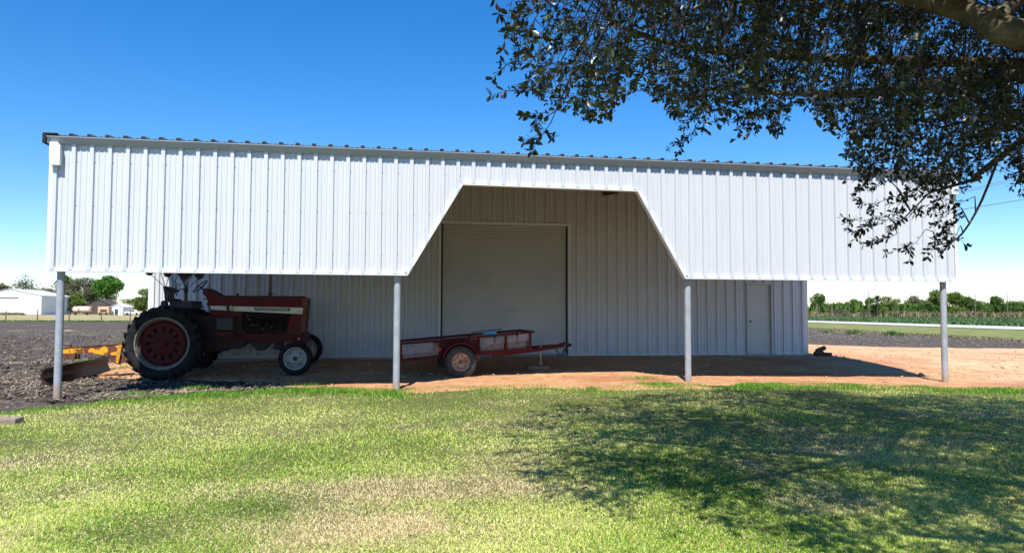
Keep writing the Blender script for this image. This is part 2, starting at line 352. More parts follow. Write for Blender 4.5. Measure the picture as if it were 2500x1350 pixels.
sheet('grass_verge', M['verge'], np.linspace(0, 1, 40), grow(0, 500, .7, 1.06), -.03, .05, .6,
      lambda X, Y: (28.9+X*20+(1-X)*(fbm(Y*.3, Y*0, 3, 5)-.45)*1.6, Y), seed=71)
sheet('gravel_road', M['road'], np.linspace(48.3, 60, 12), grow(-10, 900, 1., 1.06), .03)
# ------------------------------------------------------------------ the barn
barn = empty('metal_barn', (0, 0, 0), 0, 'long white corrugated metal barn with open front canopy, roll up door and grey pipe posts', 'barn')
def wbuild(mb, name, m, parent=barn, **k):           # barn-frame mesh -> world
    mb.v = [W(*v) for v in mb.v]; return mb.build(name, m, parent, **k)
ZT = HC+3.13; ZB = HC+.70
S0, S1 = on(121, 500)[0], on(2333, 580)[0]
ZW = .305                                            # foot of the wall panels
slope = 1/12.
P_ = .3048; s_ref = on(181, 420)[0]
def prof(s0, s1, phase, h=.048):                     # corrugation profile: list of (s, stand-off)
    pts = []; k = math.floor((s0-phase)/P_)-1
    while phase+k*P_ < s1+P_:
        c = phase+k*P_
        pts += [(c-.044, 0), (c-.032, h), (c+.032, h), (c+.044, 0), (c+.1016-.018, 0), (c+.1016-.009, .009), (c+.1016+.009, .009), (c+.1016+.018, 0), (c+.2032-.018, 0), (c+.2032-.009, .009), (c+.2032+.009, .009), (c+.2032+.018, 0)]
        k += 1
    pts = [p for p in pts if s0 < p[0] < s1]
    return [(s0, 0)]+pts+[(s1, 0)]
def corr(pts, zb, zt, t0, sgn=-1, breaks=()):
    S = np.array([p[0] for p in pts]); H = np.array([p[1] for p in pts])
    if breaks: 
        S2 = np.unique(np.concatenate([S, breaks])); H = np.interp(S2, S, H); S = S2
    mb = MB(); n = len(S)
    for s, h in zip(S, H): mb.v += [(s, t0+sgn*h, zb(s)), (s, t0+sgn*h, zt(s))]
    mb.f = [(2*i, 2*i+2, 2*i+3, 2*i+1) for i in range(n-1)]; return mb
NS = [S0]+[on(*p)[0] for p in [(995, 671), (1130, 452), (1555, 468), (1672, 683)]]+[S1]
NZ = [ZB, ZB, on(1130, 452)[1], on(1555, 468)[1], ZB, ZB]
fz = lambda s: float(np.interp(s, NS, NZ))
wbuild(corr(prof(S0, S1, s_ref), lambda s: fz(s)+.03, lambda s: ZT-.06, 0, -1, NS[1:5]), 'canopy_face', M['panel'], sol=.002)
# trim round the lower edge and the notch
tr = MB()
def strip(p, q, wd=.075):                            # face strip + return behind it
    (s0, z0), (s1, z1) = p, q
    d = Vector((s1-s0, z1-z0)).normalized(); nn = Vector((-d.y, d.x))
    a, b = (s0, z0), (s1, z1)
    u = (s0+nn.x*wd, z0+nn.y*wd); v = (s1+nn.x*wd, z1+nn.y*wd)
    tr.add([(a[0], -.041, a[1]), (b[0], -.041, b[1]), (v[0], -.041, v[1]), (u[0], -.041, u[1]), (a[0], .10, a[1]), (b[0], .10, b[1]), (v[0], -.0, v[1]), (u[0], -.0, u[1])],
           [(0, 1, 2, 3), (0, 4, 5, 1), (3, 2, 6, 7)])
for i in range(5): strip((NS[i], NZ[i]), (NS[i+1], NZ[i+1]))
wbuild(tr, 'edge_trim', M['trim'], sol=.003)
for a_, b_ in ((S0-.012, S0+.06), (S1-.06, S1+.012)): wbuild(MB().box((a_, -.045, ZB), (b_, .06, ZT-.05)), 'corner_trim', M['trim'])
gt = MB().box((S0-.01, -.043, ZW-.005), (S0+.0, -.04, ZW))
gt = MB()                                            # sloped eave gutter
gp = [(.0, ZT-.118), (-.045, ZT-.118), (-.15, ZT-.012), (-.15, ZT), (-.13, ZT), (0, ZT-.06)]
gt.v = [(S0-.03, a, b) for a, b in gp]+[(S1+.03, a, b) for a, b in gp]; n = len(gp)
gt.f = [(i, (i+1) % n, (i+1) % n+n, i+n) for i in range(n)]+[tuple(range(n)), tuple(range(n, 2*n))]
wbuild(gt, 'gutter', M['gutter'])
for sd, sc_ in ((S0+.02, 1), (S1-.20, .9)):
    ds = MB(); z1 = ZT-.10; 
    ds.prism([(sd, z1), (sd+.13, z1), (sd+.18, z1-.07), (sd+.18, z1-.42*sc_), (sd+.02, z1-.42*sc_), (sd, z1-.30)], -.14, -.042)
    wbuild(ds, 'downspout', M['trim'])
# roof of the canopy and main building
S_ = prof(S0-.06, S1+.06, s_ref-.03, .045); BD = 18.
rf = MB(); n = len(S_)
for s, h in S_: rf.v += [(s, -.10, ZT+.022+h), (s, BD, ZT+.022+h+(BD+.1)*slope), (s, 2*BD, ZT+.022+h)]
for i in range(n-1): rf.f += [(3*i, 3*i+3, 3*i+4, 3*i+1), (3*i+1, 3*i+4, 3*i+5, 3*i+2)]
wbuild(rf, 'roof', M['galv'], sol=.003)
cl = MB(); k = math.floor((S0-s_ref)/P_)             # dark foam closures in the open rib ends
for i in range(n-1):
    s0, h0 = S_[i]; s1, h1 = S_[i+1]; cl.add([(s0, -.104, ZT-.002), (s1, -.104, ZT-.002), (s1, -.104, ZT+.022+h1), (s0, -.104, ZT+.022+h0)], [(0, 1, 2, 3)])
wbuild(cl, 'rib_closure', M['dark'], sol=.006)
ec = MB().box((S0-.10, -.15, ZT-.13), (S0-.035, .4, ZT+.05)).box((S0-.10, -.15, ZT+.03), (S0+.14, -.05, ZT+.062))
wbuild(ec, 'rake_cap', M['dark'], bevel=.01)
wbuild(MB().box((S1+.035, -.15, ZT-.1), (S1+.08, .4, ZT+.05)), 'rake_cap', M['dark'])
for se in (S0-.05, S1+.02):
    rk = MB()
    rk.v += []; b0 = len(rk.v)
    rk.v += [(se, -.1, ZT-.12), (se+.03, -.1, ZT-.12), (se+.03, -.1, ZT+.05), (se, -.1, ZT+.05), (se, BD, ZT-.12+BD*slope), (se+.03, BD, ZT-.12+BD*slope), (se+.03, BD, ZT+.05+BD*slope), (se, BD, ZT+.05+BD*slope)]
    rk.f += [tuple(b0+i for i in q) for q in [(0, 1, 2, 3), (4, 5, 6, 7), (0, 1, 5, 4), (1, 2, 6, 5), (2, 3, 7, 6), (3, 0, 4, 7)]]
    wbuild(rk, 'rake_trim', M['trim'])
# framing: purlins and rafters
pu = MB()
for t in (.9, 1.9, 2.9, 3.9, 4.9):
    z = ZT+t*slope-.015; pu.box((S0+.05, t-.03, z-.16), (S1-.05, t+.03, z))
pu.box((S0+.05, .12, ZT-.3), (S1-.05, .2, ZT-.12)); 
wbuild(pu, 'purlin', M['steelframe'])
POSTPX = [((143, 662), (132, 980)), ((971, 675), (967, 955)), ((1684, 688), (1686, 935)), ((2312, 690), (2317, 935))]
for tp, bp in POSTPX:
    s = (on(*tp)[0]+on(*bp)[0])/2; X, Y, _ = W(s, .12); g_ = gzf(X, Y)
    pm = MB().tube([(X, Y, g_-.15), (X, Y, ZT-.2)], .066, 28, True); pm.build('post', M['post'], barn, smooth=True)
    ra = MB(); zz = ZT-.2
    ra.bar((s, .2, ZT-.15+.2*slope), (s, DB-.01, ZT-.15+DB*slope), .09, .22); wbuild(ra, 'rafter', M['steelframe'])
# rear wall with door openings
RDs0, RDz1 = on(1077, 545, DB); RDs1 = on(1387, 551, DB)[0]
EDs0 = on(1821, 760, DB)[0]; EDs1 = on(1886, 760, DB)[0]; EDz = ZW+2.13
brk = [RDs0-1e-4, RDs0, RDs1, RDs1+1e-4, EDs0-1e-4, EDs0, EDs1, EDs1+1e-4]
wzb = lambda s: RDz1 if RDs0 <= s <= RDs1 else (EDz if EDs0 <= s <= EDs1 else ZW)
ph = on(1040+333/3.788, 500, DB)[0]
wbuild(corr(prof(S0, S1, ph, .045), wzb, lambda s: ZT+DB*slope-.02, DB, -1, brk), 'front_wall', M['panel'], sol=.002)
sw = MB()
for se in (S0, S1):
    pts = prof(DB, 2*BD-.3, DB+.1, .034)
    b0 = len(sw.v); sg = -1 if se == S0 else 1
    for t, h in pts: sw.v += [(se+sg*h, t, ZW), (se+sg*h, t, ZT+min(t, 2*BD-t)*slope-.03)]
    sw.f += [(b0+2*i, b0+2*i+2, b0+2*i+3, b0+2*i+1) for i in range(len(pts)-1)]
wbuild(sw, 'side_wall', M['panel'], sol=.002)
wbuild(corr(prof(S0, S1, ph, .045), lambda s: ZW, lambda s: ZT-.03, 2*BD-.3, 1), 'rear_wall', M['panel'], sol=.002)
for s0, s1 in ((S0-.04, S0+.1), (S1-.1, S1+.04)): wbuild(MB().box((s0, DB-.045, ZW), (s1, DB+.12, ZT+DB*slope-.03)), 'wall_corner', M['trim'])
wbuild(MB().box((S0-.02, DB-.012, ZW-.22), (S1+.02, 2*BD-.3, ZW-.004)), 'slab', M['conc'])
bt = MB(); 
for a, b in ((S0+.1, RDs0-.06), (RDs1+.06, EDs0-.06), (EDs1+.06, S1-.1)): wbuild(MB().box((a, DB-.04, ZW-.003), (b, DB-.036, ZW+.035)), 'base_trim', M['trim'])
# roll-up door
nst = 0; pts = []; z = ZW
rd = MB(); zs = np.arange(ZW+.001, RDz1-.01, .076)
prv = None
for z in zs:
    for dz, dd in ((0, .022), (.018, .022), (.026, -.014), (.0758, -.014)):
        zz = min(z+dz, RDz1); rd.v += [(RDs0+.03, DB+.07+dd, zz), (RDs1-.03, DB+.07+dd, zz)]
rd.f = [(2*i, 2*i+1, 2*i+3, 2*i+2) for i in range(len(rd.v)//2-1)]
rdo = wbuild(rd, 'roll_up_door', M['doorslat'])
df = MB()
df.box((RDs0-.06, DB-.05, ZW), (RDs0, DB-.036, RDz1)).box((RDs1, DB-.05, ZW), (RDs1+.06, DB-.036, RDz1)).box((RDs0-.06, DB-.05, RDz1), (RDs1+.06, DB-.036, RDz1+.07))
df.box((RDs0, DB-.036, ZW), (RDs0+.004, DB+.1, RDz1)).box((RDs1-.004, DB-.036, ZW), (RDs1, DB+.1, RDz1)).box((RDs0, DB-.036, RDz1-.004), (RDs1, DB+.1, RDz1))
wbuild(df, 'door_frame', M['trim'], rdo)
for a_ in (RDs0+.005, RDs1-.06): wbuild(MB().box((a_, DB+.05, ZW), (a_+.055, DB+.10, RDz1-.01)), 'guide_rail', M['black'], rdo)
wbuild(MB().box((RDs0+.03, DB+PADO, ZW), (RDs1-.03, DB+.09, ZW+.05)), 'bottom_bar', M['galv'], rdo)
# entry door
ed = wbuild(MB().box((EDs0+.065, DB+.03, ZW+.015), (EDs1-.065, DB+.07, EDz-.06)), 'entry_door', M['door'], bevel=.003)
ef = MB().box((EDs0, DB-.052, ZW), (EDs0+.06, DB+.10, EDz)).box((EDs1-.06, DB-.052, ZW), (EDs1, DB+.10, EDz)).box((EDs0+.06, DB-.05, EDz-.055), (EDs1-.06, DB+.10, EDz)).box((EDs0+.06, DB-.03, ZW-.002), (EDs1-.06, DB+.1, ZW+.012))
wbuild(ef, 'door_frame', M['door'], ed)
wbuild(MB().tube([(EDs0+.13, DB+.03, ZW+.98), (EDs0+.13, DB-.02, ZW+.98), (EDs0+.13, DB-.03, ZW+.98)], [.012, .012, .028], 12).tube([(EDs0+.13, DB-.03, ZW+.98), (EDs0+.13, DB-.045, ZW+.98)], .028, 12), 'door_knob', M['black'], ed)
wbuild(MB().box((EDs0-.012, DB-.056, ZW), (EDs0-.002, DB-.03, EDz+.02)), 'door_gasket', M['dark'], ed)
# screws down the ribs
scw = MB()
k = 0; s = s_ref
while s < S1:
    if s > S0+.1:
        for z in (ZB+.4, ZB+1.2, ZB+2.0):
            if z > fz(s)+.2: scw.box((s+PADO, -.005, z-.006), (s+.057, .0, z+.006))
            if k % 3 == 0 and z > fz(s)+.2: scw.box((s-.006, -.038, z+.25), (s+.006, -.033, z+.262))
    s += P_; k += 1
wbuild(scw, 'screw_heads', M['chain'])['kind'] = 'stuff'
s = ph-40*P_; scw = MB()
while s < S1-.1:
    if s > S0+.1 and not (RDs0-.08 < s+.05 < RDs1+.08) and not (EDs0-.1 < s+.05 < EDs1+.1):
        for z in (ZW+.08, ZW+1.1, ZW+2.2, ZW+3.3): scw.box((s+PADO, DB-.005, z-.006), (s+.057, DB, z+.006))
    s += P_
wbuild(scw, 'wall_screws', M['chain'])['kind'] = 'stuff'
# ------------------------------------------------------------------ generic local frame on a vertical plane
class Frame:
    def __init__(s, x, y, head, z=None):             # origin from the pixel of a ground contact
        X, Y = gr(x, y, 0.)
        for _ in range(4): X, Y = gr(x, y, gzf(X, Y)+PADO)
        s.o = Vector((X, Y, gzf(X, Y)+PADO)) if z is None else Vector((X, Y, z))
        s.h = head; s.a = Vector((math.cos(head), math.sin(head), 0)); s.n = Vector((-math.sin(head), math.cos(head), 0))
    def p(s, x, y, yl=0.):                           # pixel on local plane y=yl -> local (x, z)
        d = Vector(ray(x, y)); c = Vector((0, 0, HC)); o = s.o+s.n*yl
        k = (o-c).dot(s.n)/d.dot(s.n); q = c+d*k-o; return q.dot(s.a), q.z
    def P(s, x, y, yl=0.):
        a, z = s.p(x, y, yl); return (a, yl, z)
    def poly(s, pts, yl): return [s.p(x, y, yl) for x, y in pts]
def wheel(parent, name, c, r, wd, rb, rimprof, discfn, tm, rm, lugs=0, label=None):
    """tyre + rim; c = centre in parent space, outer face towards -y"""
    h = wd/2; e = bpy.data.objects.new(name, None); COL.objects.link(e); e.parent = parent; e.location = c
    if label: e['label'] = label
    t = MB(); sw_ = wd*.5
    pr = [(rb, -h*.80), (rb+.02, -h*.92), (rb+(r-rb)*.35, -h*1.0), (rb+(r-rb)*.65, -h*.99), (r-.035, -h*.93), (r-.012, -h*.80), (r, -h*.45), (r+.004, 0), (r, h*.45), (r-.012, h*.80), (r-.035, h*.93), (rb+(r-rb)*.5, h*1.0), (rb+.02, h*.92), (rb, h*.80)]
    t.lathe((0, 0, 0), pr, 64)
    if lugs:
        for side in (-1, 1):
            for k in range(lugs):
                a = 2*math.pi*(k+(.5 if side > 0 else 0))/lugs; da = .17*side if False else .19
                pts = []
                for q, (yy, aa) in enumerate(((side*h*.02, a+da), (side*h*.55, a+da*.35), (side*h*.97, a-.03), (side*h*1.0, a-.05))):
                    rr = r if q < 2 else (r-.005 if q == 2 else r-.09)
                    for dr, dw in ((-.02, 1.5), (.042 if q < 3 else .012, 1.)):
                        for sg in (-1, 1): pts.append(((rr+dr)*math.cos(aa+sg*.022*dw/r*.84), yy, (rr+dr)*math.sin(aa+sg*.022*dw/r*.84)))
                f = []
                for q in range(3):
                    b = 4*q; f += [(b, b+4, b+6, b+2), (b+2, b+6, b+7, b+3), (b+3, b+7, b+5, b+1)]
                f += [(0, 2, 3, 1), (12, 13, 15, 14)]; t.add(pts, f)
    else:
        for k in range(60):                          # small tread blocks
            a = 2*math.pi*k/60
            for yy in (-.72, 0, .72):
                pts = [((r+dr)*math.cos(a+sa), h*(yy+sy), (r+dr)*math.sin(a+sa)) for dr in (-.01, .009) for sa in (-.03, .03) for sy in (-.2, .2)]
                t.add(pts, [(4, 5, 7, 6), (0, 1, 5, 4), (2, 6, 7, 3), (0, 4, 6, 2), (1, 3, 7, 5)])
    t.build('tyre', tm, e, smooth=True, auto=35)
    discfn(e, h, rb)
    return e
def bx8(b, a0, a1, r0, r1, y0, y1, c=(0, 0, 0), n=3):  # annular sector solid
    base = len(b.v)
    for i in range(n+1):
        a = a0+(a1-a0)*i/n
        for r in (r0, r1):
            for y in (y0, y1): b.v.append((c[0]+r*math.cos(a), c[1]+y, c[2]+r*math.sin(a)))
    for i in range(n):
        q = base+4*i; b.f += [(q, q+4, q+6, q+2), (q+1, q+3, q+7, q+5), (q, q+1, q+5, q+4), (q+2, q+6, q+7, q+3)]
    b.f += [(base, base+2, base+3, base+1), (base+4*n, base+4*n+1, base+4*n+3, base+4*n+2)]
# ------------------------------------------------------------------ tractor
FT = Frame(392, 929, math.radians(9.3)); FT.o.z -= .01
tr_ = empty('tractor', tuple(FT.o), FT.h, 'old faded red farm tractor with white side stripe and big black rear tyres under canopy', 'tractor')
def rear_disc(e, h, rb):
    b = MB(); b.lathe((0, 0, 0), [(rb+.012, -h*.82), (rb+.014, -h*.92), (rb-.010, -h*.92), (rb-.016, -h*.74), (rb-.034, -h*.70), (rb-.038, -h*.45), (rb-.05, -h*.40), (rb-.055, h*.3), (rb-.02, h*.6), (rb+.01, h*.9)], 64)
    b.build('rim', M['rimwhite'], e, smooth=True, auto=30, sol=.006)
    d = MB(); y0 = -h*.52
    d.lathe((0, 0, 0), [(.0, y0-.10), (.06, y0-.10), (.07, y0-.05), (.10, y0-.05), (.115, y0-.012), (.20, y0-.012), (.215, y0+.0), (.262, y0), (.262, y0+.012), (.1, y0+.012)], 48)
    for k in range(12): bx8(d, 2*math.pi*(k+.22)/12, 2*math.pi*(k+.78)/12, .268, .375, y0+.0, y0+.014)
    d.lathe((0, 0, 0), [(.372, y0+.014), (.372, y0), (.45, y0), (.485, y0+.03), (rb-.05, y0+.04), (rb-.05, y0+.06)], 48)
    d.lathe((0, 0, 0), [(.0, y0+.11), (rb-.10, y0+.11), (rb-.10, y0+.13), (0, y0+.13)], 32)  # plate added behind the disc holes to block light, so they read dark
    for k in range(8):
        a = 2*math.pi*(k+.5)/8; d.tube([(.165*math.cos(a), y0-.012, .165*math.sin(a)), (.165*math.cos(a), y0-.03, .165*math.sin(a))], .014, 6)
        d.tube([(.24*math.cos(a+.3), y0, .24*math.sin(a+.3)), (.24*math.cos(a+.3), y0-.012, .24*math.sin(a+.3))], .009, 6)
    d.build('wheel_disc', M['redrust'], e, smooth=True, auto=30)
RR = .82; xr, zr = FT.p(395, 838, .1)
wheel(tr_, 'wheel', (0.0, .235, RR), RR-.035, .47, .565, None, rear_disc, M['tyre'], None, 24)
wheel(tr_, 'wheel', (0.0, 2.10, RR), RR-.035, .47, .565, None, rear_disc, M['tyre'], None, 24)
def front_disc(e, h, rb):
    b = MB(); b.lathe((0, 0, 0), [(rb+.012, -h*.78), (rb+.014, -h*.92), (rb-.008, -h*.92), (rb-.018, -h*.6), (rb-.035, -h*.5), (rb-.04, -h*.25), (.13, -h*.45), (.12, -h*.60), (.05, -h*.62), (.0, -h*.62)], 48)
    b.lathe((0, 0, 0), [(rb-.04, -h*.2), (rb-.04, h*.5), (rb+.01, h*.85)], 40)
    b.build('rim', M['silver'], e, smooth=True, auto=28)
    q = MB(); q.tube([(0, -h*.6, 0), (0, -h*1.15, 0), (0, -h*1.25, 0)], [.052, .047, .03], 18)
    for k in range(6):
        a = 2*math.pi*(k+.3)/6; q.tube([(.085*math.cos(a), -h*.6, .085*math.sin(a)), (.085*math.cos(a), -h*.78, .085*math.sin(a))], .011, 6)
    for k in range(4): bx8(q, math.pi/2*k+.55, math.pi/2*k+1.02, .155, .172, -h*.50, -h*.42)
    q.build('hub', M['black'], e, smooth=True)
yf = .33; xf, zf = FT.p(720, 884, yf-.1); RF = .385
gfx = FT.o+FT.a*xf+FT.n*yf; dzf = gzf(gfx.x, gfx.y)+PADO-FT.o.z
wheel(tr_, 'wheel', (xf, yf, RF+dzf), RF-.009, .20, .245, None, front_disc, M['tyre'], None)
xf2, _z = FT.p(750, 868, yf+1.85)
g2 = FT.o+FT.a*xf2+FT.n*(yf+1.85); dz2 = gzf(g2.x, g2.y)+PADO-FT.o.z
wheel(tr_, 'wheel', (xf2, yf+1.75, RF+dz2), RF-.009, .20, .245, None, front_disc, M['tyre'], None)
CY = 1.17
yh = CY-.28
P = lambda pts, yl: FT.poly(pts, yl)
hood = MB(); hood.prism(P([(497, 712), (501, 705), (508, 704), (540, 722.5), (745, 724.5), (751, 728), (743, 812), (699, 813), (709, 765), (592, 760), (591, 775), (540, 777), (513, 771), (512, 750)], yh), yh, CY+.28)
hood.build('hood', M['red'], tr_, bevel=.02)
ht = MB(); 
for a, b in (((503, 706), (541, 724.5)), ((541, 724.5), (746, 726))):
    pa, pb = FT.p(*a, yh), FT.p(*b, yh); ht.bar((pa[0], yh-.012, pa[1]+.005), (pb[0], yh-.012, pb[1]+.005), .03, .05)
ht.build('hood_lip', M['reddark'], tr_, bevel=.006)
gl = MB(); gx = FT.p(753, 770, yh)[0]
gpts = P([(738, 727), (751, 728), (743, 811), (734, 811)], yh-.01)
gl.prism(gpts, yh-.012, yh-.004)
gl2 = P([(748, 726), (752.5, 729), (744.5, 812), (741, 812)], yh)
gl.prism(gl2, yh-.005, CY+.285); gl.build('grille', M['rust'], tr_)
st = MB().prism(P([(513, 746.5), (738.5, 751), (740, 753), (738, 766.8), (569, 759), (515.5, 755.5)], yh-.015), yh-.024, yh-.003)
sto = st.build('side_stripe', M['cream'], tr_, bevel=.003)
nb = MB().prism(P([(619.3, 750.6), (709, 752.4), (706.5, 759.6), (623, 758)], yh-.03), yh-.028, yh-.0245); nb.build('name_plate', M['black'], sto)
tc_ = bpy.data.curves.new('lettering', 'FONT'); tc_.body = 'INTERNATIONAL'; tc_.size = .058; tc_.extrude = .001; tc_.offset = .0012; tc_.space_character = 1.1; tc_.align_x = 'CENTER'; tc_.align_y = 'CENTER'
to = bpy.data.objects.new('lettering', tc_); COL.objects.link(to); to.parent = sto; tc_.materials.append(M['cream'])
pc = FT.p(664.5, 755.2, yh-.03); pl_, pr_ = FT.p(624, 755, yh-.03), FT.p(704.5, 756, yh-.03)
bpy.context.view_layer.update()
wtxt = to.dimensions.x or .5
to.location = (pc[0], yh-.0295, pc[1]); to.rotation_euler = (math.radians(90), math.atan2(-(pr_[1]-pl_[1]), pr_[0]-pl_[0]), 0); to.scale = ((pr_[0]-pl_[0])/wtxt, 1, 1)
me_ = bpy.data.meshes.new_from_object(to.evaluated_get(bpy.context.evaluated_depsgraph_get())); mx_ = to.matrix_basis.copy(); bpy.data.objects.remove(to); to = link('lettering', me_, None, sto); to.matrix_basis = mx_
for x_, y_ in ((612, 757), (725, 760.5), (732, 760.5), (721.5, 763.5)):
    c = FT.P(x_, y_, yh-.025); MB().tube([c, (c[0], c[1]-.004, c[2])], .010, 8).build('bolt', M['black'], sto)
lp = MB(); c = Vector(FT.P(563, 752, yh-.08)); ax_ = Vector((.86, -.5, 0)).normalized()
lp.tube([c-ax_*.10, c-ax_*.07, c-ax_*.01, c+ax_*.015], [.03, .06, .082, .082], 22); lo_ = lp.build('headlight', M['black'], tr_, smooth=True)
MB().tube([c+ax_*.012, c+ax_*.022], [.07, .06], 22).build('lens', M['glass'], lo_, smooth=True)
# engine and running gear
en = MB(); ya, yb = CY-.20, CY+.20
en.prism(P([(592, 757), (708, 764), (703, 813), (592, 815)], ya), ya, yb)
en.prism(P([(610, 768), (695, 770), (695, 782), (610, 782)], ya-.03), ya-.03, ya+.1)
x0, z0 = FT.p(595, 800, ya); x1, z1 = FT.p(700, 772, ya)
for k in range(6): xx = x0+(x1-x0)*(k+.7)/6.6; en.tube([(xx, ya-.06, z1-.02), (xx, ya-.07, z1-.12), (xx, ya-.02, z1-.2)], .022, 8)
en.tube([(x0+.1, ya-.08, z1-.04), (x1-.1, ya-.08, z1-.05)], .035, 10)
en.tube([(x0+.2, ya-.07, z0+.02), (x0+.2, ya-.07, z0+.22)], .05, 14).tube([(x0+.38, ya-.09, z0+.04), (x0+.38, ya-.09, z0+.17)], .04, 14)
en.tube([(x0+.55, ya-.01, z0+.08), (x0+.55, ya-.13, z0+.08)], .065, 16).tube([(x0+.85, ya-.08, z0), (x0+.85, ya-.08, z0+.2)], .045, 12)
en.tube([(x0+.2, ya-.07, z0+.2), (x0+.3, ya-.12, z0+.26), (x0+.5, ya-.1, z0+.25), (x0+.8, ya-.1, z0+.2)], .01, 6)
en.tube([(x0+.0, ya-.07, z0+.3), (x0+.2, ya-.12, z0+.16), (x0+.4, ya-.1, z0+.15)], .008, 6)
en.build('engine', M['engine'], tr_, bevel=.008)
sm_ = MB()
for a, b in ((607, 781), (612, 793), (620, 795), (627, 794), (662, 800), (604, 771), (640, 804)):
    c = FT.P(a, b, ya-.13); sm_.tube([c, (c[0]+.02, c[1], c[2]+.02)], .011, 8)
sm_.build('fuel_fittings', M['silver'], tr_)
fr = MB(); yr = CY-.27
fr.prism(P([(576, 806), (598, 806), (600, 815), (668, 814), (668, 834), (578, 832)], yr), yr, CY+.27)
fr.prism(P([(662, 816), (744, 815), (748, 810), (750, 833), (664, 836)], yr-.01), yr-.012, yr+.08); fr.prism(P([(662, 816), (744, 815), (748, 810), (750, 833), (664, 836)], yr-.01), CY+.19, CY+.282)
fr.prism(P([(728, 814), (750, 811), (751, 834), (728, 835)], yr-.015), yr-.016, CY+.29)
fo = fr.build('frame_rail', M['redrust'], tr_, bevel=.008)
bl = MB()
for a, b in ((634.5, 819), (639, 819), (634.5, 827), (639, 827), (667, 822), (731, 822)):
    c = FT.P(a, b, yr-.02); bl.box((c[0]-.014, yr-.022, c[2]-.012), (c[0]+.014, yr-.002, c[2]+.012))
bl.build('bolt_heads', M['black'], fo)
c = FT.P(729.5, 827, yr-.02); MB().tube([(c[0], yr-.005, c[2]), (c[0], yr-.03, c[2])], .02, 12).build('grease_cap', M['cream'], fo)
op = MB(); op.prism(P([(600, 832), (606, 837), (617, 845), (626, 853), (634, 856), (645, 854), (654, 843), (667, 834), (668, 830), (600, 830)], CY-.17), CY-.17, CY+.17)
op.prism(P([(664, 830), (667, 837), (674, 852), (690, 855), (688, 833)], CY-.14), CY-.14, CY+.14); op.build('oil_pan', M['reddark'], tr_, bevel=.01)
th_ = MB(); th_.prism(P([(470, 770), (590, 770), (592, 812), (600, 816), (600, 838), (588, 848), (578, 852), (560, 852), (545, 858), (530, 857), (500, 862), (470, 860)], CY-.24), CY-.24, CY+.24)
th_.tube([(0, .4, RR), (0, 1.94, RR)], .13, 16).tube([(0, .75, RR), (0, 1.6, RR)], .24, 18)
th_.build('transmission', M['reddark'], tr_, bevel=.015)
bb = MB().prism(P([(528, 779), (568, 778), (568, 806), (529, 806)], CY-.50), CY-.50, CY-.2); bo_ = bb.build('battery_box', M['grey'], tr_, bevel=.008)
MB().prism(P([(527, 776.5), (569, 776), (569, 779.5), (527, 780)], CY-.51), CY-.51, CY-.19).build('lid', M['black'], bo_)
MB().prism(P([(524, 809), (569, 810), (569, 823), (524, 822)], CY-.52), CY-.52, CY-.47).prism(P([(524, 809), (569, 810), (569, 812), (524, 811)], CY-.52), CY-.47, CY-.2).build('step', M['red'], tr_, bevel=.005)
# exhaust, stubs
c = FT.P(659.5, 722, CY-.05); ex_ = MB().tube([(c[0], CY-.05, c[2]+.05), (c[0], CY-.05, c[2]+.06), (c[0], CY-.05, c[2]+1.0)], [.04, .037, .037], 16).build('exhaust_pipe', M['exh'], tr_, smooth=True)
MB().tube([(c[0], CY-.05, c[2]-.03), (c[0], CY-.05, c[2]+.05)], .03, 12).tube([(c[0], CY-.05, c[2]+PADO), (c[0], CY-.05, c[2]+.07)], .058, 8).tube([(c[0]-.07, CY-.05, c[2]+.057), (c[0]+.07, CY-.05, c[2]+.057)], .01, 6).tube([(c[0], CY-.05, c[2]-.01), (c[0], CY-.05, c[2]+.01)], .05, 12).build('clamp', M['black'], ex_)
c = FT.P(580, 722, CY); MB().tube([(c[0], CY, c[2]-.05), (c[0], CY, c[2]+.06)], .032, 12).build('fuel_cap', M['reddark'], tr_, smooth=True)
# front axle
fa = MB(); za = RF+dzf
fa.tube([(xf, yf+.08, za), (xf, yf+.2, za+.02)], .05, 12).tube([(xf, yf+1.55, za), (xf, yf+1.68, za)], .05, 12)
fa.bar((xf, yf+.17, za-.02), (xf, yf+.17, za+.30), .08).bar((xf, yf+1.6, za-.02), (xf, yf+1.6, za+.30), .08)
fa.bar((xf, yf+.15, za+.25), (xf, yf+1.62, za+.25), .11, .12)
fa.build('front_axle', M['reddark'], tr_, bevel=.008)
sb = MB(); c1 = FT.P(680, 852, yf+.3); c2 = FT.P(708, 840, yf+.2); sb.tube([c1, c2, (xf, yf+.2, za+.12)], .018, 8); c3 = FT.P(667, 848, CY-.1); sb.tube([c3, (xf-.15, yf+.55, za+.08)], .02, 8); sb.build('steering_rod', M['black'], tr_)
# dash, steering wheel, seat, levers
ds = MB(); ds.prism(P([(494, 716), (499, 704), (510, 704), (513, 722), (516, 748), (506, 747), (507, 730)], CY-.2), CY-.2, CY+.2)
for a, b in (((512, 693), (504, 706)),): ds.tube([FT.P(*a, CY-.1), FT.P(*b, CY-.1)], .008, 6)
ds.tube([FT.P(496, 730, CY-.2), FT.P(506, 729, CY-.2)], .012, 6).tube([FT.P(503, 741, CY-.25), FT.P(512, 744, CY-.25)], .014, 6)
ds.build('dashboard', M['reddark'], tr_, bevel=.008)
c = Vector(FT.P(489, 699.5, CY)); dd = Vector((math.cos(math.radians(43)), 0, math.sin(math.radians(43)))); yy = Vector((0, 1, 0)); axn = dd.cross(yy).normalized()
sw1 = MB(); ring = [c+(dd*math.cos(a)+yy*math.sin(a))*.2 for a in np.linspace(0, 2*math.pi, 33)]; sw1.tube(ring, .013, 8, False)
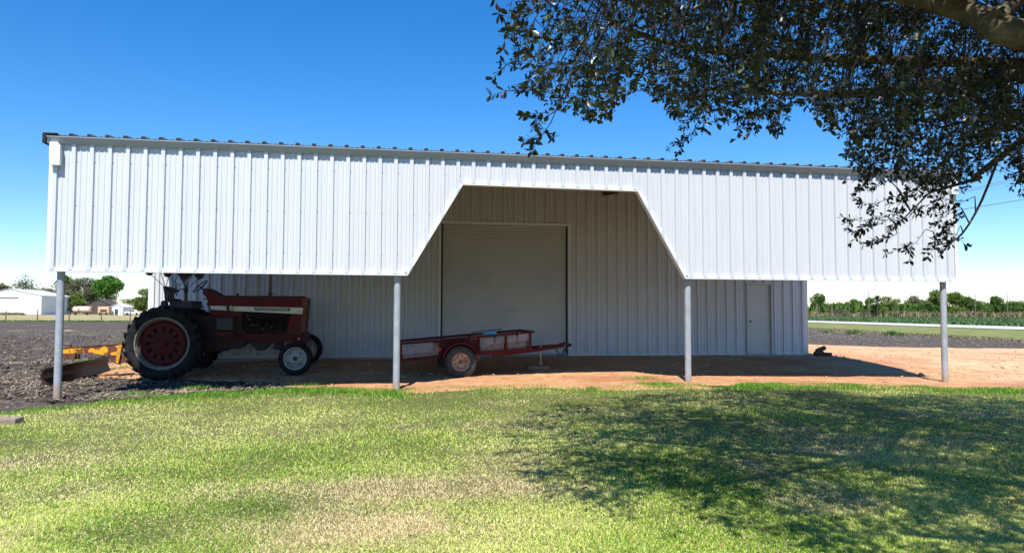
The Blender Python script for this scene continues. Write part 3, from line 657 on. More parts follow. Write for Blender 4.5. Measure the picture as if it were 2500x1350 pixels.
for k in range(3):
    a = 2*math.pi*k/3+.5; sw1.tube([c+axn*-.03, c+(dd*math.cos(a)+yy*math.sin(a))*.2], .01, 6)
sw1.tube([c-axn*.01, Vector(FT.P(504, 716, CY))], .02, 8); sw1.build('steering_wheel', M['black'], tr_, smooth=True)
se = MB(); se.prism(P([(397, 699), (404, 698), (408, 703), (412, 728), (432, 730), (432, 736), (402, 738), (400, 716)], CY-.22), CY-.22, CY+.22); se.build('seat', M['black'], tr_, bevel=.02)
sq = MB()
for a, b, r in (((410, 736), (412, 712), .025), ((418, 748), (416, 705), .035), ((423, 742), (422, 703), .028), ((428, 716), (430, 700), .018), ((432, 722), (425, 704), .014), ((412, 703), (436, 712), .03), ((434, 707), (452, 705.5), .012), ((408, 706), (424, 716), .04)):
    sq.tube([FT.P(*a, CY-.35), FT.P(*b, CY-.35)], r, 8)
sq.build('control_levers', M['black'], tr_, smooth=True)
c = FT.P(430, 698, CY-.35); MB().tube([(c[0]-.02, c[1], c[2]-.02), (c[0]+.01, c[1], c[2]+.03)], [.035, .022], 10).build('lever_knob', M['yellowp'], tr_, smooth=True)
pf = MB(); pf.prism(P([(422, 735), (466, 734), (468, 744), (472, 752), (400, 752), (395, 745), (418, 744)], CY-.5), CY-.5, CY+.5)
pf.prism(P([(392, 737), (398, 733), (408, 740), (405, 750), (386, 748), (392, 744)], CY-.55), CY-.55, CY-.4); pf.build('platform', M['black'], tr_, bevel=.01)
# sun shade umbrella with black cloth, standing on a post on the platform
um = bpy.data.objects.new('sunshade', None); COL.objects.link(um); um.parent = tr_
hb = FT.P(455, 706, CY-.35)
MB().tube([FT.P(454.5, 735, CY-.35), FT.P(454.5, 716, CY-.35), FT.P(454, 712, CY-.35), FT.P(454, 702, CY-.35)], [.028, .028, .055, .05], 12).build('pole', M['black'], um, smooth=True)
rbm = MB()
tips = [(432, 664), (440, 655), (452, 655), (462, 655), (474, 655), (488, 677)]
for q, tpx in enumerate(tips): rbm.tube([hb, FT.P(*tpx, CY-.35+(.15 if q % 2 else -.1))], .008, 6)
h2 = FT.P(404, 702, CY-.35)
for q, tpx in enumerate([(360, 663), (392, 664), (417, 660), (436, 664)]): rbm.tube([h2 if q < 3 else FT.P(420, 706, CY-.35), FT.P(*tpx, CY-.35+(.12 if q % 2 else -.1))], .008, 6)
rbm.tube([FT.P(410, 673, CY-.4), FT.P(440, 700, CY-.4)], .008, 6).tube([FT.P(437, 696, CY-.3), FT.P(484, 668, CY-.3)], .006, 6)
rbm.build('rib', M['black'], um)
cm = MB(); nseg = 12; ccx = FT.p(450, 650, CY)[0]; zc0 = FT.p(450, 668, CY)[1]
ring0 = []; 
for k in range(nseg*2):
    a = 2*math.pi*k/(nseg*2); R0 = .62*(1 if k % 2 == 0 else .95); ring0.append((ccx+R0*math.cos(a), CY+.75*R0*math.sin(a)/.62, zc0+(.02 if k % 2 == 0 else .14)+random.uniform(-.03, .03)))
top = [(ccx+.5*(p[0]-ccx), CY+.5*(p[1]-CY), zc0+.42) for p in ring0]
cm.v = ring0+top+[(ccx, CY, zc0+.5)]; n = nseg*2
cm.f = [(i, (i+1) % n, (i+1) % n+n, i+n) for i in range(n)]+[(i+n, (i+1) % n+n, 2*n) for i in range(n)]; cm.build('cloth', M['black'], um, sol=.004)
hc = MB()
for poly in ([(432, 664), (471, 660), (470, 672), (447, 688), (440, 676)], [(470, 662), (499, 662), (497, 677), (485, 684), (476, 675)]):
    hc.prism(P(poly, CY-.3), CY-.305, CY-.295)
hc.build('hanging_cloth', M['black'], um)
for px_0, py_0, r in ((364.5, 664, .085), (409, 668, .085)):
    c = FT.P(px_0, py_0, CY-.5); k_ = MB().lathe((c[0], c[1], c[2]), [(0, -.05), (r*.6, -.045), (r, -.01), (r, .03), (0, .06)], 20); k_.build('work_lamp', M['black'], tr_, smooth=True)
# ------------------------------------------------------------------ grader blade behind the tractor
yb0 = 1.15
gbp = FT.o+FT.a*-2.6+FT.n*yb0
gb = empty('grader_blade', (gbp.x, gbp.y, gzf(gbp.x, gbp.y)), FT.h, 'rusty rear grader blade with flaking yellow beam on plowed soil behind tractor', 'grader blade')
FG = Frame.__new__(Frame); FG.o = gb.location.copy(); FG.h = FT.h; FG.a = FT.a; FG.n = FT.n
bm_ = MB(); bm_.prism(FG.poly([(149, 850), (290, 840), (297, 841), (296, 860), (290, 868), (262, 868), (225, 863), (150, 863)], -.06), -.06, .06); bm_.build('beam', M['yellow'], gb, bevel=.006)
bm_ = MB(); bm_.prism(FG.poly([(149, 848.5), (291, 839), (297, 840), (149, 850.5)], -.065), -.075, .075); bm_.build('beam_flange', M['rust'], gb)
bm_ = MB(); bm_.prism(FG.poly([(284, 866), (291, 842), (298, 842), (289, 890), (283, 884)], -.10), -.10, -.07); bm_.build('brace', M['yellowp'], gb, bevel=.004)
bm_ = MB(); bm_.prism(FG.poly([(263, 868), (300, 866), (330, 872), (330, 886), (300, 886), (288, 890), (272, 884)], -.05), -.05, .05); bm_.prism(FG.poly([(150, 863), (183, 864), (183, 877), (152, 877)], -.15), -.15, .15)
bm_.tube([FG.P(170, 846, 0), FG.P(171, 840, 0)], .05, 10).tube([FG.P(190, 864, -.1), FG.P(190, 872, -.1)], .02, 8); bm_.build('turntable', M['rust'], gb, bevel=.005)
p0 = gr(101, 938, 0.); p1 = gr(264, 908, .0)
A_ = Vector((p0[0], p0[1], gzf(*p0)+.02)); B2 = Vector((p1[0], p1[1], gzf(*p1)+.02)); dv = (B2-A_); fw = Vector((dv.y, -dv.x, 0)).normalized()
bd = MB(); pc_ = [(.10, 0.), (.03, .06), (-.01, .14), (-.02, .22), (.01, .30), (.07, .37)]
for e_ in (A_, B2):
    for f_, z_ in pc_: bd.v.append(tuple(e_+fw*f_+Vector((0, 0, z_))-gb.location))
bd.f = [(i, i+1, i+7, i+6) for i in range(5)]
rot = Matrix.Rotation(-FT.h, 3, 'Z'); bd.v = [tuple(rot @ Vector(v)) for v in bd.v]
bd.build('blade', M['rustshade'], gb, smooth=True, sol=.02)
# ------------------------------------------------------------------ utility trailer
FR = Frame(1127, 922, math.radians(11.5)); FR.o.z -= .01
tl = empty('utility_trailer', tuple(FR.o), FR.h, 'red utility trailer with mesh sides parked nose up before the roll up door', 'trailer')
RW = .36; yn, yf_ = .24, 1.72
Q = lambda pts, yl: FR.poly(pts, yl)
def trail_disc(e, h, rb):
    b = MB(); b.lathe((0, 0, 0), [(rb+.01, -h*.80), (rb+.012, -h*.9), (rb-.01, -h*.9), (rb-.02, -h*.5), (.155, -h*.42), (.115, -h*.42), (.1, -h*.30), (.06, -h*.30), (.045, -h*.55), (0, -h*.58)], 40)
    b.build('rim', M['beigerust'], e, smooth=True, auto=28)
    q_ = MB()
    for k in range(9):
        a = 2*math.pi*k/9; q_.tube([(.135*math.cos(a), -h*.43, .135*math.sin(a)), (.135*math.cos(a), -h*.415-.004, .135*math.sin(a))], .017, 8)
    q_.tube([(0, -h*.56, 0), (0, -h*.63, 0)], .03, 12); q_.build('hand_hole', M['black'], e)
xw = FR.p(1125, 882, .05)[0]
wheel(tl, 'wheel', (xw, .11, RW), RW-.009, .20, .195, None, trail_disc, M['tyre_grey'], None)
wheel(tl, 'wheel', (xw, 1.86, RW), RW-.009, .20, .195, None, trail_disc, M['tyre_grey'], None)
def rails(yl, name, m, pts_pairs, w=.05, h=.055):
    b = MB()
    for a, c, *wh in pts_pairs:
        pa = FR.P(*a, yl); pb = FR.P(*c, yl); b.bar(pa, pb, w, wh[0] if wh else h)
    return b.build(name, m, tl, bevel=.003)
rails(yn, 'side_frame', M['redrust'], [((976, 839), (1302, 810)), ((979, 880), (1074, 870), .07), ((1169, 863), (1300, 852), .09), ((1074, 835), (1074, 874)), ((1169, 823), (1169, 866)), ((1235, 817), (1235, 862)), ((1294, 812), (1295, 856)), ((979, 839), (979, 884))])
# far frame: same local x/z as the near one
def nearxz(x, y): return FR.p(x, y, yn)
b = MB()
for a, c, h_ in [((976, 839), (1302, 810), .055), ((979, 880), (1300, 852), .08), ((1074, 835), (1074, 874), .05), ((1169, 823), (1169, 866), .05), ((1235, 817), (1235, 862), .05), ((1294, 812), (1295, 856), .05), ((979, 839), (979, 884), .05)]:
    pa, pb = nearxz(*a), nearxz(*c); b.bar((pa[0], yf_, pa[1]), (pb[0], yf_, pb[1]), .05, h_)
b.build('side_frame', M['redrust'], tl, bevel=.003)
b = MB()
for x_, y_ in ((1302, 810), (1297, 855), (979, 882), (1120, 866), (1200, 860)):
    pa = nearxz(x_, y_); b.bar((pa[0], yn, pa[1]), (pa[0], yf_, pa[1]), .05)
b.build('cross_member', M['redrust'], tl)
def solid(yl, name):
    b = MB(); b.prism([nearxz(*p) for p in [(1075, 836), (1169, 827), (1169, 864), (1075, 872)]], yl+.01, yl+.016); return b.build(name, M['redrust'], tl)
so1 = solid(yn, 'side_panel'); solid(yf_-.02, 'side_panel')
def exmesh(yl, x0, x1, pitch=.05):                    # expanded metal between two stations
    a0, a1 = nearxz(x0, 838)[0], nearxz(x1, 838)[0]
    zt = lambda x: np.interp(x, [nearxz(976, 839)[0], nearxz(1302, 810)[0]], [nearxz(976, 839)[1], nearxz(1302, 810)[1]])-.02
    zb = lambda x: np.interp(x, [nearxz(979, 878)[0], nearxz(1300, 850)[0]], [nearxz(979, 878)[1], nearxz(1300, 850)[1]])
    b = MB(); k = a0-.6
    while k < a1+.6:
        for sg in (1, -1):
            pts = [(k+sg*q*.09, q*.045) for q in range(-1, 14)]
            seg = [(x, zb(min(max(x, a0), a1))+z) for x, z in pts]
            seg = [(x, z) for x, z in seg if a0 <= x <= a1 and zb(x) <= z <= zt(x)]
            if len(seg) > 1: b.bar((seg[0][0], yl, seg[0][1]), (seg[-1][0], yl, seg[-1][1]), .005, .012)
        k += .09
    return b
for yl in (yn+.02, yf_-.02):
    for x0, x1 in ((981, 1073), (1171, 1234), (1236, 1293)): exmesh(yl, x0, x1).build('mesh_panel', M['meshm'], tl)
b = exmesh(0, 1171, 1200)
# floor
fl = MB(); f0, f1 = nearxz(979, 879), nearxz(1298, 851)
for k in range(8): yy0 = yn+.04+k*.18; fl.prism([(f0[0], f0[1]), (f1[0], f1[1]), (f1[0], f1[1]+.035), (f0[0], f0[1]+.035)], yy0, yy0+.172)
fl.build('deck', M['plank'], tl)
# fender
fd = MB(); cxw = FR.p(1125.5, 881, 0)[0]; czw = FR.p(1125.5, 881, 0)[1]-.01; r_f = .42
fd.lathe((cxw, 0, czw), [(r_f-.03, -.005), (r_f, -.0), (r_f+.006, .03), (r_f+.006, .235)], 26, math.radians(3), math.radians(172)); fd.build('fender', M['redrust'], tl, smooth=True, sol=.005)
b = MB(); b.tube([(cxw, .05, RW), (cxw, 1.9, RW)], .03, 10); pa = nearxz(1090, 868); pb = nearxz(1165, 862)
for yy_ in (yn+.06, yf_-.06): 
    b.bar((pa[0], yy_, pa[1]-.02), (cxw, yy_, RW-.03), .05, .02); b.bar((cxw, yy_, RW-.03), (pb[0], yy_, pb[1]-.02), .05, .02)
b.build('axle', M['black'], tl)
# tongue
yt = (yn+yf_)/2; ti = FR.P(1390, 842, yt); tn = MB()
for yl in (yn+.03, yf_-.03):
    p_ = nearxz(1203, 866); tn.bar((p_[0], yl, p_[1]-.01), (nearxz(1297, 856)[0], yl+(.12 if yl < yt else -.12), nearxz(1297, 856)[1]-.01), .05, .08)
    tn.bar((nearxz(1297, 856)[0], yl+(.12 if yl < yt else -.12), nearxz(1297, 856)[1]-.01), (ti[0]-.15, yt+(-.03 if yl < yt else .03), ti[2]-.01), .05, .08)
tn.build('tongue', M['redrust'], tl, bevel=.004)
cp = MB(); cp.bar((ti[0]-.25, yt, ti[2]+.035), (ti[0]-.02, yt, ti[2]+.03), .08, .05).tube([(ti[0]-.06, yt, ti[2]), (ti[0]+.05, yt, ti[2]+.0)], [.045, .04], 14).tube([(ti[0]-.14, yt, ti[2]+.05), (ti[0]-.12, yt, ti[2]+.09)], .02, 8)
cp.build('coupler', M['black'], tl, bevel=.004)
jp = FR.p(1318, 850, yt); jg = FR.o+FR.a*jp[0]+FR.n*yt; jz = gzf(jg.x, jg.y)+.05-FR.o.z
MB().tube([(jp[0], yt-.08, jz+.12), (jp[0], yt-.08, jp[1]-.02)], .022, 10).tube([(jp[0], yt-.08, jp[1]-.05), (jp[0], yt-.08, jp[1]+.13)], .03, 10).tube([(jp[0], yt-.08, jz+.115), (jp[0], yt-.08, jz+.13)], .06, 12).tube([(jp[0], yt-.08, jp[1]+.12), (jp[0]+.06, yt-.08, jp[1]+.15)], .01, 6).build('jack', M['conc'], tl, smooth=True)
ch = MB()
for k_, dy in ((0, -.04), (1, .04)):
    a = Vector((ti[0]-.35, yt+dy, ti[2]-.04)); b_ = Vector((ti[0]-.10, yt+dy, ti[2]-.05)); pts = [a.lerp(b_, q)+Vector((0, 0, -.22*math.sin(math.pi*q))) for q in np.linspace(0, 1, 14)]
    for i in range(13): ch.tube([pts[i], pts[i+1]], .011 if i % 2 else .007, 6)
ch.build('safety_chain', M['chain'], tl)
c = FR.P(1074, 852, yn-.03); MB().box((c[0]-.03, c[1]-.012, c[2]-.045), (c[0]+.03, c[1], c[2]+PADO)).build('reflector', M['reflector'], tl, bevel=.006)
# load: brown planks, blue strap bundle, block
for i, (x0, y0, x1, y1, yl, dz) in enumerate([(1187, 849, 1290, 840, .45, 0), (1195, 843, 1292, 834, .7, .0), (1190, 852, 1285, 846, .95, 0)]):
    pa, pb = FR.p(x0, y0, yl), FR.p(x1, y1, yl); g_ = MB()
    g_.bar((pa[0], yl, pa[1]), (pb[0], yl, pb[1]), .20, .05)
    ob = g_.build('wooden_plank', M['plank'], None, bevel=.004); ob.location = tl.location; ob.rotation_euler = tl.rotation_euler
    tag(ob, ['brown plank lying on trailer deck nearest the mesh side', 'brown plank propped higher in the middle of the trailer load', 'brown plank at the back of the trailer load'][i], 'plank', 'planks in the trailer')
bs = MB(); b0 = FR.P(1198, 812, yf_-.55); yb1 = yf_-.55
bs.prism(Q([(1176, 814), (1210, 805), (1213, 817), (1195, 818), (1185, 822)], yb1), yb1-.05, yb1+.05)
bp = bs.build('blue_bundle', M['blue'], None, bevel=.02); bp.location = tl.location; bp.rotation_euler = tl.rotation_euler
tag(bp, 'folded light blue vinyl sheet hooked over the trailer rail', 'tarp')
hk = MB()
for x_ in (1178, 1211):
    c = Vector(FR.P(x_, 804, yb1-.05)); hk.tube([c+Vector((.02*math.cos(a), 0, .045*math.sin(a)-.02)) for a in np.linspace(0, 2*math.pi, 14)], .006, 6, False)
hk.build('hook', M['silver'], bp)
rg = FR.p(1176, 812, yb1); MB().bar((FR.p(1150, 811, yb1)[0], yb1, FR.p(1150, 811, yb1)[1]), (FR.p(1225, 803, yb1)[0], yb1, FR.p(1225, 803, yb1)[1]), .02).build('divider_rail', M['redrust'], tl)
bk = MB(); bk.box((-.22, -.1, 0), (.30, .1, .10))
bko = bk.build('support_block', M['brush'], None, bevel=.008); bko.location = (jg.x-.1, jg.y-.08, gzf(jg.x, jg.y)+PADO); bko.rotation_euler = (0, 0, TH)
tag(bko, 'flat dark block lying on the dirt under the trailer jack', 'block')
# ------------------------------------------------------------------ logs at the barn corner, edge block, clod, twigs
LG = [((1978, 876), (1999, 874), .0), ((1984, 879), (1993, 875), .0), ((1982, 866), (1996, 859), .0)]
c0 = Vector(W(S1+.22, DB-.25)); c0.z = gzf(c0.x, c0.y)+.05
for i, (off, ln, dirv, r, lab) in enumerate([((.03, -.05, .11), .42, (1, .25, 0), .11, 'dark log at the barn corner lying lowest against the wall'), ((.38, -.12, .08), .34, (1, -.3, .0), .085, 'paler short log lying outermost on the sand by the barn corner'), ((.12, -.02, .29), .44, (.9, .2, .32), .10, 'log resting on top of the others at the barn corner')]):
    d = Vector(dirv).normalized(); d_ = d; r *= .68; ln *= .7; p = c0+Vector(off)*.68; m_ = MB(); m_.tube([p-d*ln/2, p-d*ln*.2, p+d*ln*.2, p+d*ln/2], [r*.95, r*1.03, r*.97, r], 14)
    lo2 = m_.build('log', M['logend'], None, smooth=True, bevel=.01); tag(lo2, lab, 'log', 'logs at the barn corner')
x, y = gr(-2, 1024, .0); m_ = MB().box((-.22, -.12, -.02), (.22, .12, .085)); ob = m_.build('paving_block', M['stone'], None, bevel=.015)
X, Y = gr(4, 1029, 0.); ob.location = (X-.05, Y+.1, gzf(X, Y)); ob.rotation_euler = (0, 0, .12); tag(ob, 'brown rough block lying on the lawn at its left edge', 'block')
def rock(name, loc, r, m, seed, lab, cat, fl_=.7):
    bm = bmesh.new(); bmesh.ops.create_icosphere(bm, subdivisions=3, radius=r)
    for v in bm.verts:
        k_ = 1+.5*(float(fbm(v.co.x*9/r*.12+seed, v.co.y*9/r*.12+v.co.z*5, 3, seed))-.45); v.co *= k_; v.co.z *= fl_
    me = bpy.data.meshes.new(name); bm.to_mesh(me); bm.free(); o = link(name, me, m); o.location = loc; return tag(o, lab, cat)
X, Y = gr(2249, 919, 0.); rock('dirt_clod', (X, Y, gzf(X, Y)+.055), .075, M['sand'], 4, 'reddish dirt clod on the sand left of the rightmost post', 'clod')
tw = [((1348, 1157), (1385, 1166), 'curved grey twig lying on the lawn in the shade'), ((1602, 1155), (1625, 1168), 'short grey twig on the shaded lawn right of the curved one'), ((1422, 1194), (1438, 1195), 'small straight twig on the lawn nearer the camera')]
for a, b, lab in tw:
    A0 = gr(*a, .04); B0 = gr(*b, .04); mid = ((A0[0]+B0[0])/2+.01, (A0[1]+B0[1])/2+.03)
    o = MB().tube([(*A0, .045), (*mid, .055), (*B0, .05)], [.008, .007, .004], 6).build('twig', M['bark'], None, smooth=True); tag(o, lab, 'twig', 'twigs on the lawn')
# ------------------------------------------------------------------ grass blades
def blades(name, X, Y, H, Wd, lean, gv, m, lab=None, kind='stuff', zoff=0.):
    n = len(X); a = rng.uniform(0, 2*np.pi, n); b = rng.uniform(0, 2*np.pi, n)
    Z = gz(X, Y)+zoff
    dx, dy = np.cos(a)*Wd*.5, np.sin(a)*Wd*.5; lx, ly = np.cos(b)*lean*H, np.sin(b)*lean*H
    V = np.empty((n, 5, 3), np.float32)
    V[:, 0] = np.stack([X-dx, Y-dy, Z-.005], 1); V[:, 1] = np.stack([X+dx, Y+dy, Z-.005], 1)
    V[:, 2] = np.stack([X+dx*.8+lx*.35, Y+dy*.8+ly*.35, Z+H*.6], 1); V[:, 3] = np.stack([X-dx*.8+lx*.35, Y-dy*.8+ly*.35, Z+H*.6], 1)
    V[:, 4] = np.stack([X+lx, Y+ly, Z+H*(1-.35*np.minimum(lean, 1.6))], 1)
    i = np.arange(n)*5; Fq = np.concatenate([np.stack([i, i+1, i+2], 1), np.stack([i, i+2, i+3], 1), np.stack([i+3, i+2, i+4], 1)])
    o = npmesh(name, V.reshape(-1, 3), Fq, m, attr=np.repeat(gv, 5)); return tag(o, kind=kind)
NB = 540000
# sample in view wedge with density ~ 1/Y^2 (plus a margin on both sides)
q = rng.random(NB); y0, y1 = 3.9, 17.5; Yb = 1/(1/y0-q*(1/y0-1/y1)); Xb = (rng.random(NB)*2-1)*Yb*.80
s, t = toST(Xb, Yb); k = t < edge_t(s)+rng.normal(0, .05, NB); Xb, Yb, s, t = Xb[k], Yb[k], s[k], t[k]
pat = fbm(Xb*.55, Yb*.55, 4, 81); bare = fbm(Xb*1.6+9, Yb*1.6, 3, 85)
k = rng.random(len(Xb)) < np.where(bare > .60, .55, 1.); Xb, Yb, s, t, pat = Xb[k], Yb[k], s[k], t[k], pat[k]
ed_ = np.exp(-np.maximum(edge_t(s)-t, 0)/.55)
H = rng.uniform(.014, .040, len(Xb))*(1+.35*(pat-.45))*(1+.9*ed_*rng.random(len(Xb)))
gv = np.clip(rng.normal(.55, .31, len(Xb))+(pat-.47)*1.7-ed_*.5, 0, .99)*.49
dry = np.clip((fbm(Xb*.8+4, Yb*.8, 4, 87)-.50)*3.0, .09, .6)
for qx, qy, wx, wy, am in [(1020, 1190, .8, .45, .8), (850, 1290, 1.1, .35, .7), (1150, 1200, .45, .3, .7), (120, 1130, .9, .5, .5), (180, 1200, .6, .4, .5), (1330, 1200, .5, .3, .6), (620, 1050, 1.1, .35, .35), (1450, 1010, .9, .4, .35), (2150, 1120, .9, .35, .45), (1950, 1100, .6, .3, .4), (400, 1060, 1., .4, .3)]:
    gx_, gy_ = gr(qx, qy, 0.); dry = dry+am*np.exp(-((Xb-gx_)/wx)**2-((Yb-gy_)/wy)**2)*(.6+.8*fbm(Xb*3, Yb*3, 3, 88))
dry = dry*(1-np.minimum(ed_*1.3, 1)); isd = rng.random(len(Xb)) < dry; gv = np.where(isd, .53+.47*rng.random(len(Xb)), gv)
lean = rng.uniform(.6, 2.0, len(Xb)); Wd = .0028+.00030*Yb+rng.uniform(0, .002, len(Xb))
blades('lawn_grass', Xb, Yb, H, Wd, lean, gv, M['grass'])
# lush tufts along the lawn edge
ne = 85000; s = rng.uniform(-13, 20, ne); cl_ = fbm(s*1.1, s*0+.3, 3, 91); t = edge_t(s)-np.abs(rng.normal(0, .50, ne))+.10
k = rng.random(ne) < np.clip((cl_-.3)*3.2, .25, 1); s, t, cl_ = s[k], t[k], cl_[k]
X = s*AX[0]+(D0+t)*NX[0]; Y = s*AX[1]+(D0+t)*NX[1]
blades('edge_grass', X, Y, rng.uniform(.04, .115, len(X))*(.75+.9*(cl_-.3)), np.full(len(X), .009), rng.uniform(.1, .8, len(X)), rng.random(len(X)), M['edgegrass'])
# sprigs on the soil near the tractor and on the sand
ns = 2600; ctr = [gr(*p, 0) for p in [(330, 960), (300, 905), (480, 945), (290, 830), (215, 885), (760, 940), (2080, 950), (1990, 955), (1560, 935)]]
ii = rng.integers(0, len(ctr), ns); X = np.array([ctr[i][0] for i in ii])+rng.normal(0, .22, ns); Y = np.array([ctr[i][1] for i in ii])+rng.normal(0, .2, ns)
blades('sprigs', X, Y, rng.uniform(.02, .08, ns), np.full(ns, .007), rng.uniform(.2, 1, ns), rng.random(ns), M['edgegrass'], zoff=.04)
# straw litter on the ploughed soil
ns = 14000; q = rng.random(ns); Y = 1/(1/13.-q*(1/13.-1/60.)); X = -Y*rng.uniform(.28, .85, ns); s, t = toST(X, Y); k = (t > edge_t(s)+.05) & (fbm(X*.8, Y*.8, 3, 95)+rng.random(ns)*.25 > .62); X, Y = X[k], Y[k]; n = len(X)
X2 = rng.uniform(10, 29, 5000); Y2 = rng.uniform(34, 90, 5000); X = np.concatenate([X, X2]); Y = np.concatenate([Y, Y2]); n = len(X)
a = rng.uniform(0, np.pi, n); L = rng.uniform(.015, .05, n)*(1+Y/50); wv = .003+.00025*Y; Z = gz(X, Y)+PADO; cx_, sy_ = np.cos(a), np.sin(a); tz = rng.uniform(-.2, .5, n)*L
V = np.stack([np.stack([X-cx_*L-sy_*wv, Y-sy_*L+cx_*wv, Z], 1), np.stack([X-cx_*L+sy_*wv, Y-sy_*L-cx_*wv, Z], 1), np.stack([X+cx_*L+sy_*wv, Y+sy_*L-cx_*wv, Z+tz], 1), np.stack([X+cx_*L-sy_*wv, Y+sy_*L+cx_*wv, Z+tz+.004], 1)], 1)
M['straw'] = leafmat('straw', [(0., (.30, .22, .13)), (1., (.62, .52, .36))], 0)
tag(npmesh('straw_litter', V.reshape(-1, 3), np.arange(4*n).reshape(-1, 4), M['straw'], attr=np.repeat(rng.random(n), 4)), kind='stuff')
def pebbles(name, X, Y, r, m, zoff):
    n = len(X); Z = gz(X, Y)+zoff; b = np.array([[1, 0, 0], [-1, 0, 0], [0, 1, 0], [0, -1, 0], [0, 0, 1], [0, 0, -1]], float)[None]*rng.uniform(.6, 1.2, (n, 6, 1))*np.array([1, 1, .65])
    a = rng.uniform(0, 6.28, n); c, s_ = np.cos(a)[:, None], np.sin(a)[:, None]; V = b*r[:, None, None]; V = np.stack([V[..., 0]*c-V[..., 1]*s_, V[..., 0]*s_+V[..., 1]*c, V[..., 2]], -1)+np.stack([X, Y, Z], 1)[:, None]
    f = np.array([[0, 2, 4], [2, 1, 4], [1, 3, 4], [3, 0, 4], [2, 0, 5], [1, 2, 5], [3, 1, 5], [0, 3, 5]]); Fq = (np.arange(n)*6)[:, None, None]+f[None]
    tag(npmesh(name, V.reshape(-1, 3), Fq.reshape(-1, 3), m), kind='stuff')
n = 2600; S_p = rng.uniform(-4, 26, n); T_p = np.abs(rng.normal(0, 5, n))+.05; X = S_p*AX[0]+(D0+T_p)*NX[0]; Y = S_p*AX[1]+(D0+T_p)*NX[1]; k = T_p > edge_t(S_p)+.12
M['clod'] = mat('sand_clod', (.45, .24, .14), (.62, .42, .26), 3., .95)
pebbles('sand_clods', X[k], Y[k], (rng.random(int(k.sum()))**3*.035+.006)*(1+Y[k]/60), M['clod'], .045)
n = 9000; Y = 1/(1/13.-rng.random(n)*(1/13.-1/45.)); X = -Y*rng.uniform(.25, .80, n); s, t = toST(X, Y); k = (t > edge_t(s)+.02)
pebbles('soil_clods', X[k], Y[k], (rng.random(int(k.sum()))**3*.055+.01)*(1+Y[k]/60), M['plow'], .015)
# fallen leaves in the grass
n = 160; Y = rng.uniform(4.8, 13.5, n); X = Y*rng.uniform(.05, .69, n); Z = gz(X, Y)+.035; a = rng.uniform(0, 6.28, n); L = rng.uniform(.015, .03, n)
V = np.stack([np.stack([X-np.cos(a)*L, Y-np.sin(a)*L, Z], 1), np.stack([X+np.sin(a)*L*.45, Y-np.cos(a)*L*.45, Z+.01], 1), np.stack([X+np.cos(a)*L, Y+np.sin(a)*L, Z+.005], 1), np.stack([X-np.sin(a)*L*.45, Y+np.cos(a)*L*.45, Z+.012], 1)], 1)
M['fallen'] = leafmat('fallen_leaf', [(0., (.30, .12, .04)), (1., (.55, .28, .10))], .1)
tag(npmesh('fallen_leaves', V.reshape(-1, 3), np.arange(4*n).reshape(-1, 4), M['fallen'], attr=np.repeat(rng.random(n), 4)), kind='stuff')
# crop rows across the road
n = 60000; X = 61.5+np.round(rng.random(n)**1.6*190/1.)*1.+rng.normal(0, .12, n); Y = rng.uniform(50, 300, n); k = (X/Y < .78) & (X/Y > .33); X, Y = X[k], Y[k]; n = len(X)
blades('crop_field', X, Y, rng.uniform(.25, .55, n), np.full(n, .2), rng.uniform(.3, 1.3, n), rng.random(n), M['crop'])
sheet('crop_soil', M['plow'], np.linspace(61, 420, 40), np.linspace(20, 300, 40), -.03)
# brush strip in front of the far trees, and dry weeds on verge edge
n = 16000; X = rng.uniform(90, 330, n); Y = rng.uniform(285, 300, n); blades('brush_strip', X, Y, rng.uniform(.7, 2.6, n)*(.6+fbm(X*.1, Y*0, 3, 5)), np.full(n, .5), rng.uniform(.1, .7, n), rng.random(n), M['dryweed'])
n = 30000; X = rng.uniform(95, 345, n); Y = rng.uniform(296, 312, n); blades('undergrowth', X, Y, rng.uniform(1.5, 6.5, n)*(.45+1.1*fbm(X*.08, Y*0, 3, 15)), np.full(n, 1.1), rng.uniform(.1, .6, n), rng.random(n), M['tg'])
n = 9000; X = rng.normal(28.8, .6, n)+(fbm(np.zeros(n), rng.random(n), 1, 1)-.5); Y = rng.uniform(35, 110, n); blades('verge_weeds', X, Y, rng.uniform(.05, .25, n), np.full(n, .04), rng.uniform(.3, 1.2, n), rng.random(n), M['dryweed'])
n = 12000; X = rng.uniform(-110, -30, n); Y = 101+rng.normal(0, 1.2, n)+(fbm(X*.15, X*0+.5, 3, 9)-.45)*5; blades('fence_weeds', X, Y, rng.uniform(.05, .35, n), np.full(n, .07), rng.uniform(.3, 1.2, n), rng.random(n), M['weed'])
for i, (x, y, hgt, lab) in enumerate([(2088, 816, .9, 'tallest leafy weed clump on the far field edge right of the barn'), (2176, 820, .75, 'green weed clump between two others at the field edge'), (2199, 820, .5, 'small weed clump nearest the rightmost post at the field edge'), (2020, 811, .35, 'low weed clump at the field edge close to the barn wall')]):
    X0, Y0 = gr(x, y, 0.); n = 190; X = rng.normal(X0, .22 if i else .4, n); Y = rng.normal(Y0, .3, n)
    o = blades('weed_clump', X, Y, rng.uniform(.2, .7, n)*hgt*np.exp(-((X-X0)/.6)**2), np.full(n, .05), rng.uniform(.1, .8, n), rng.random(n), M['weed'], kind='thing'); tag(o, lab, 'weed', 'weed clumps on the field edge')
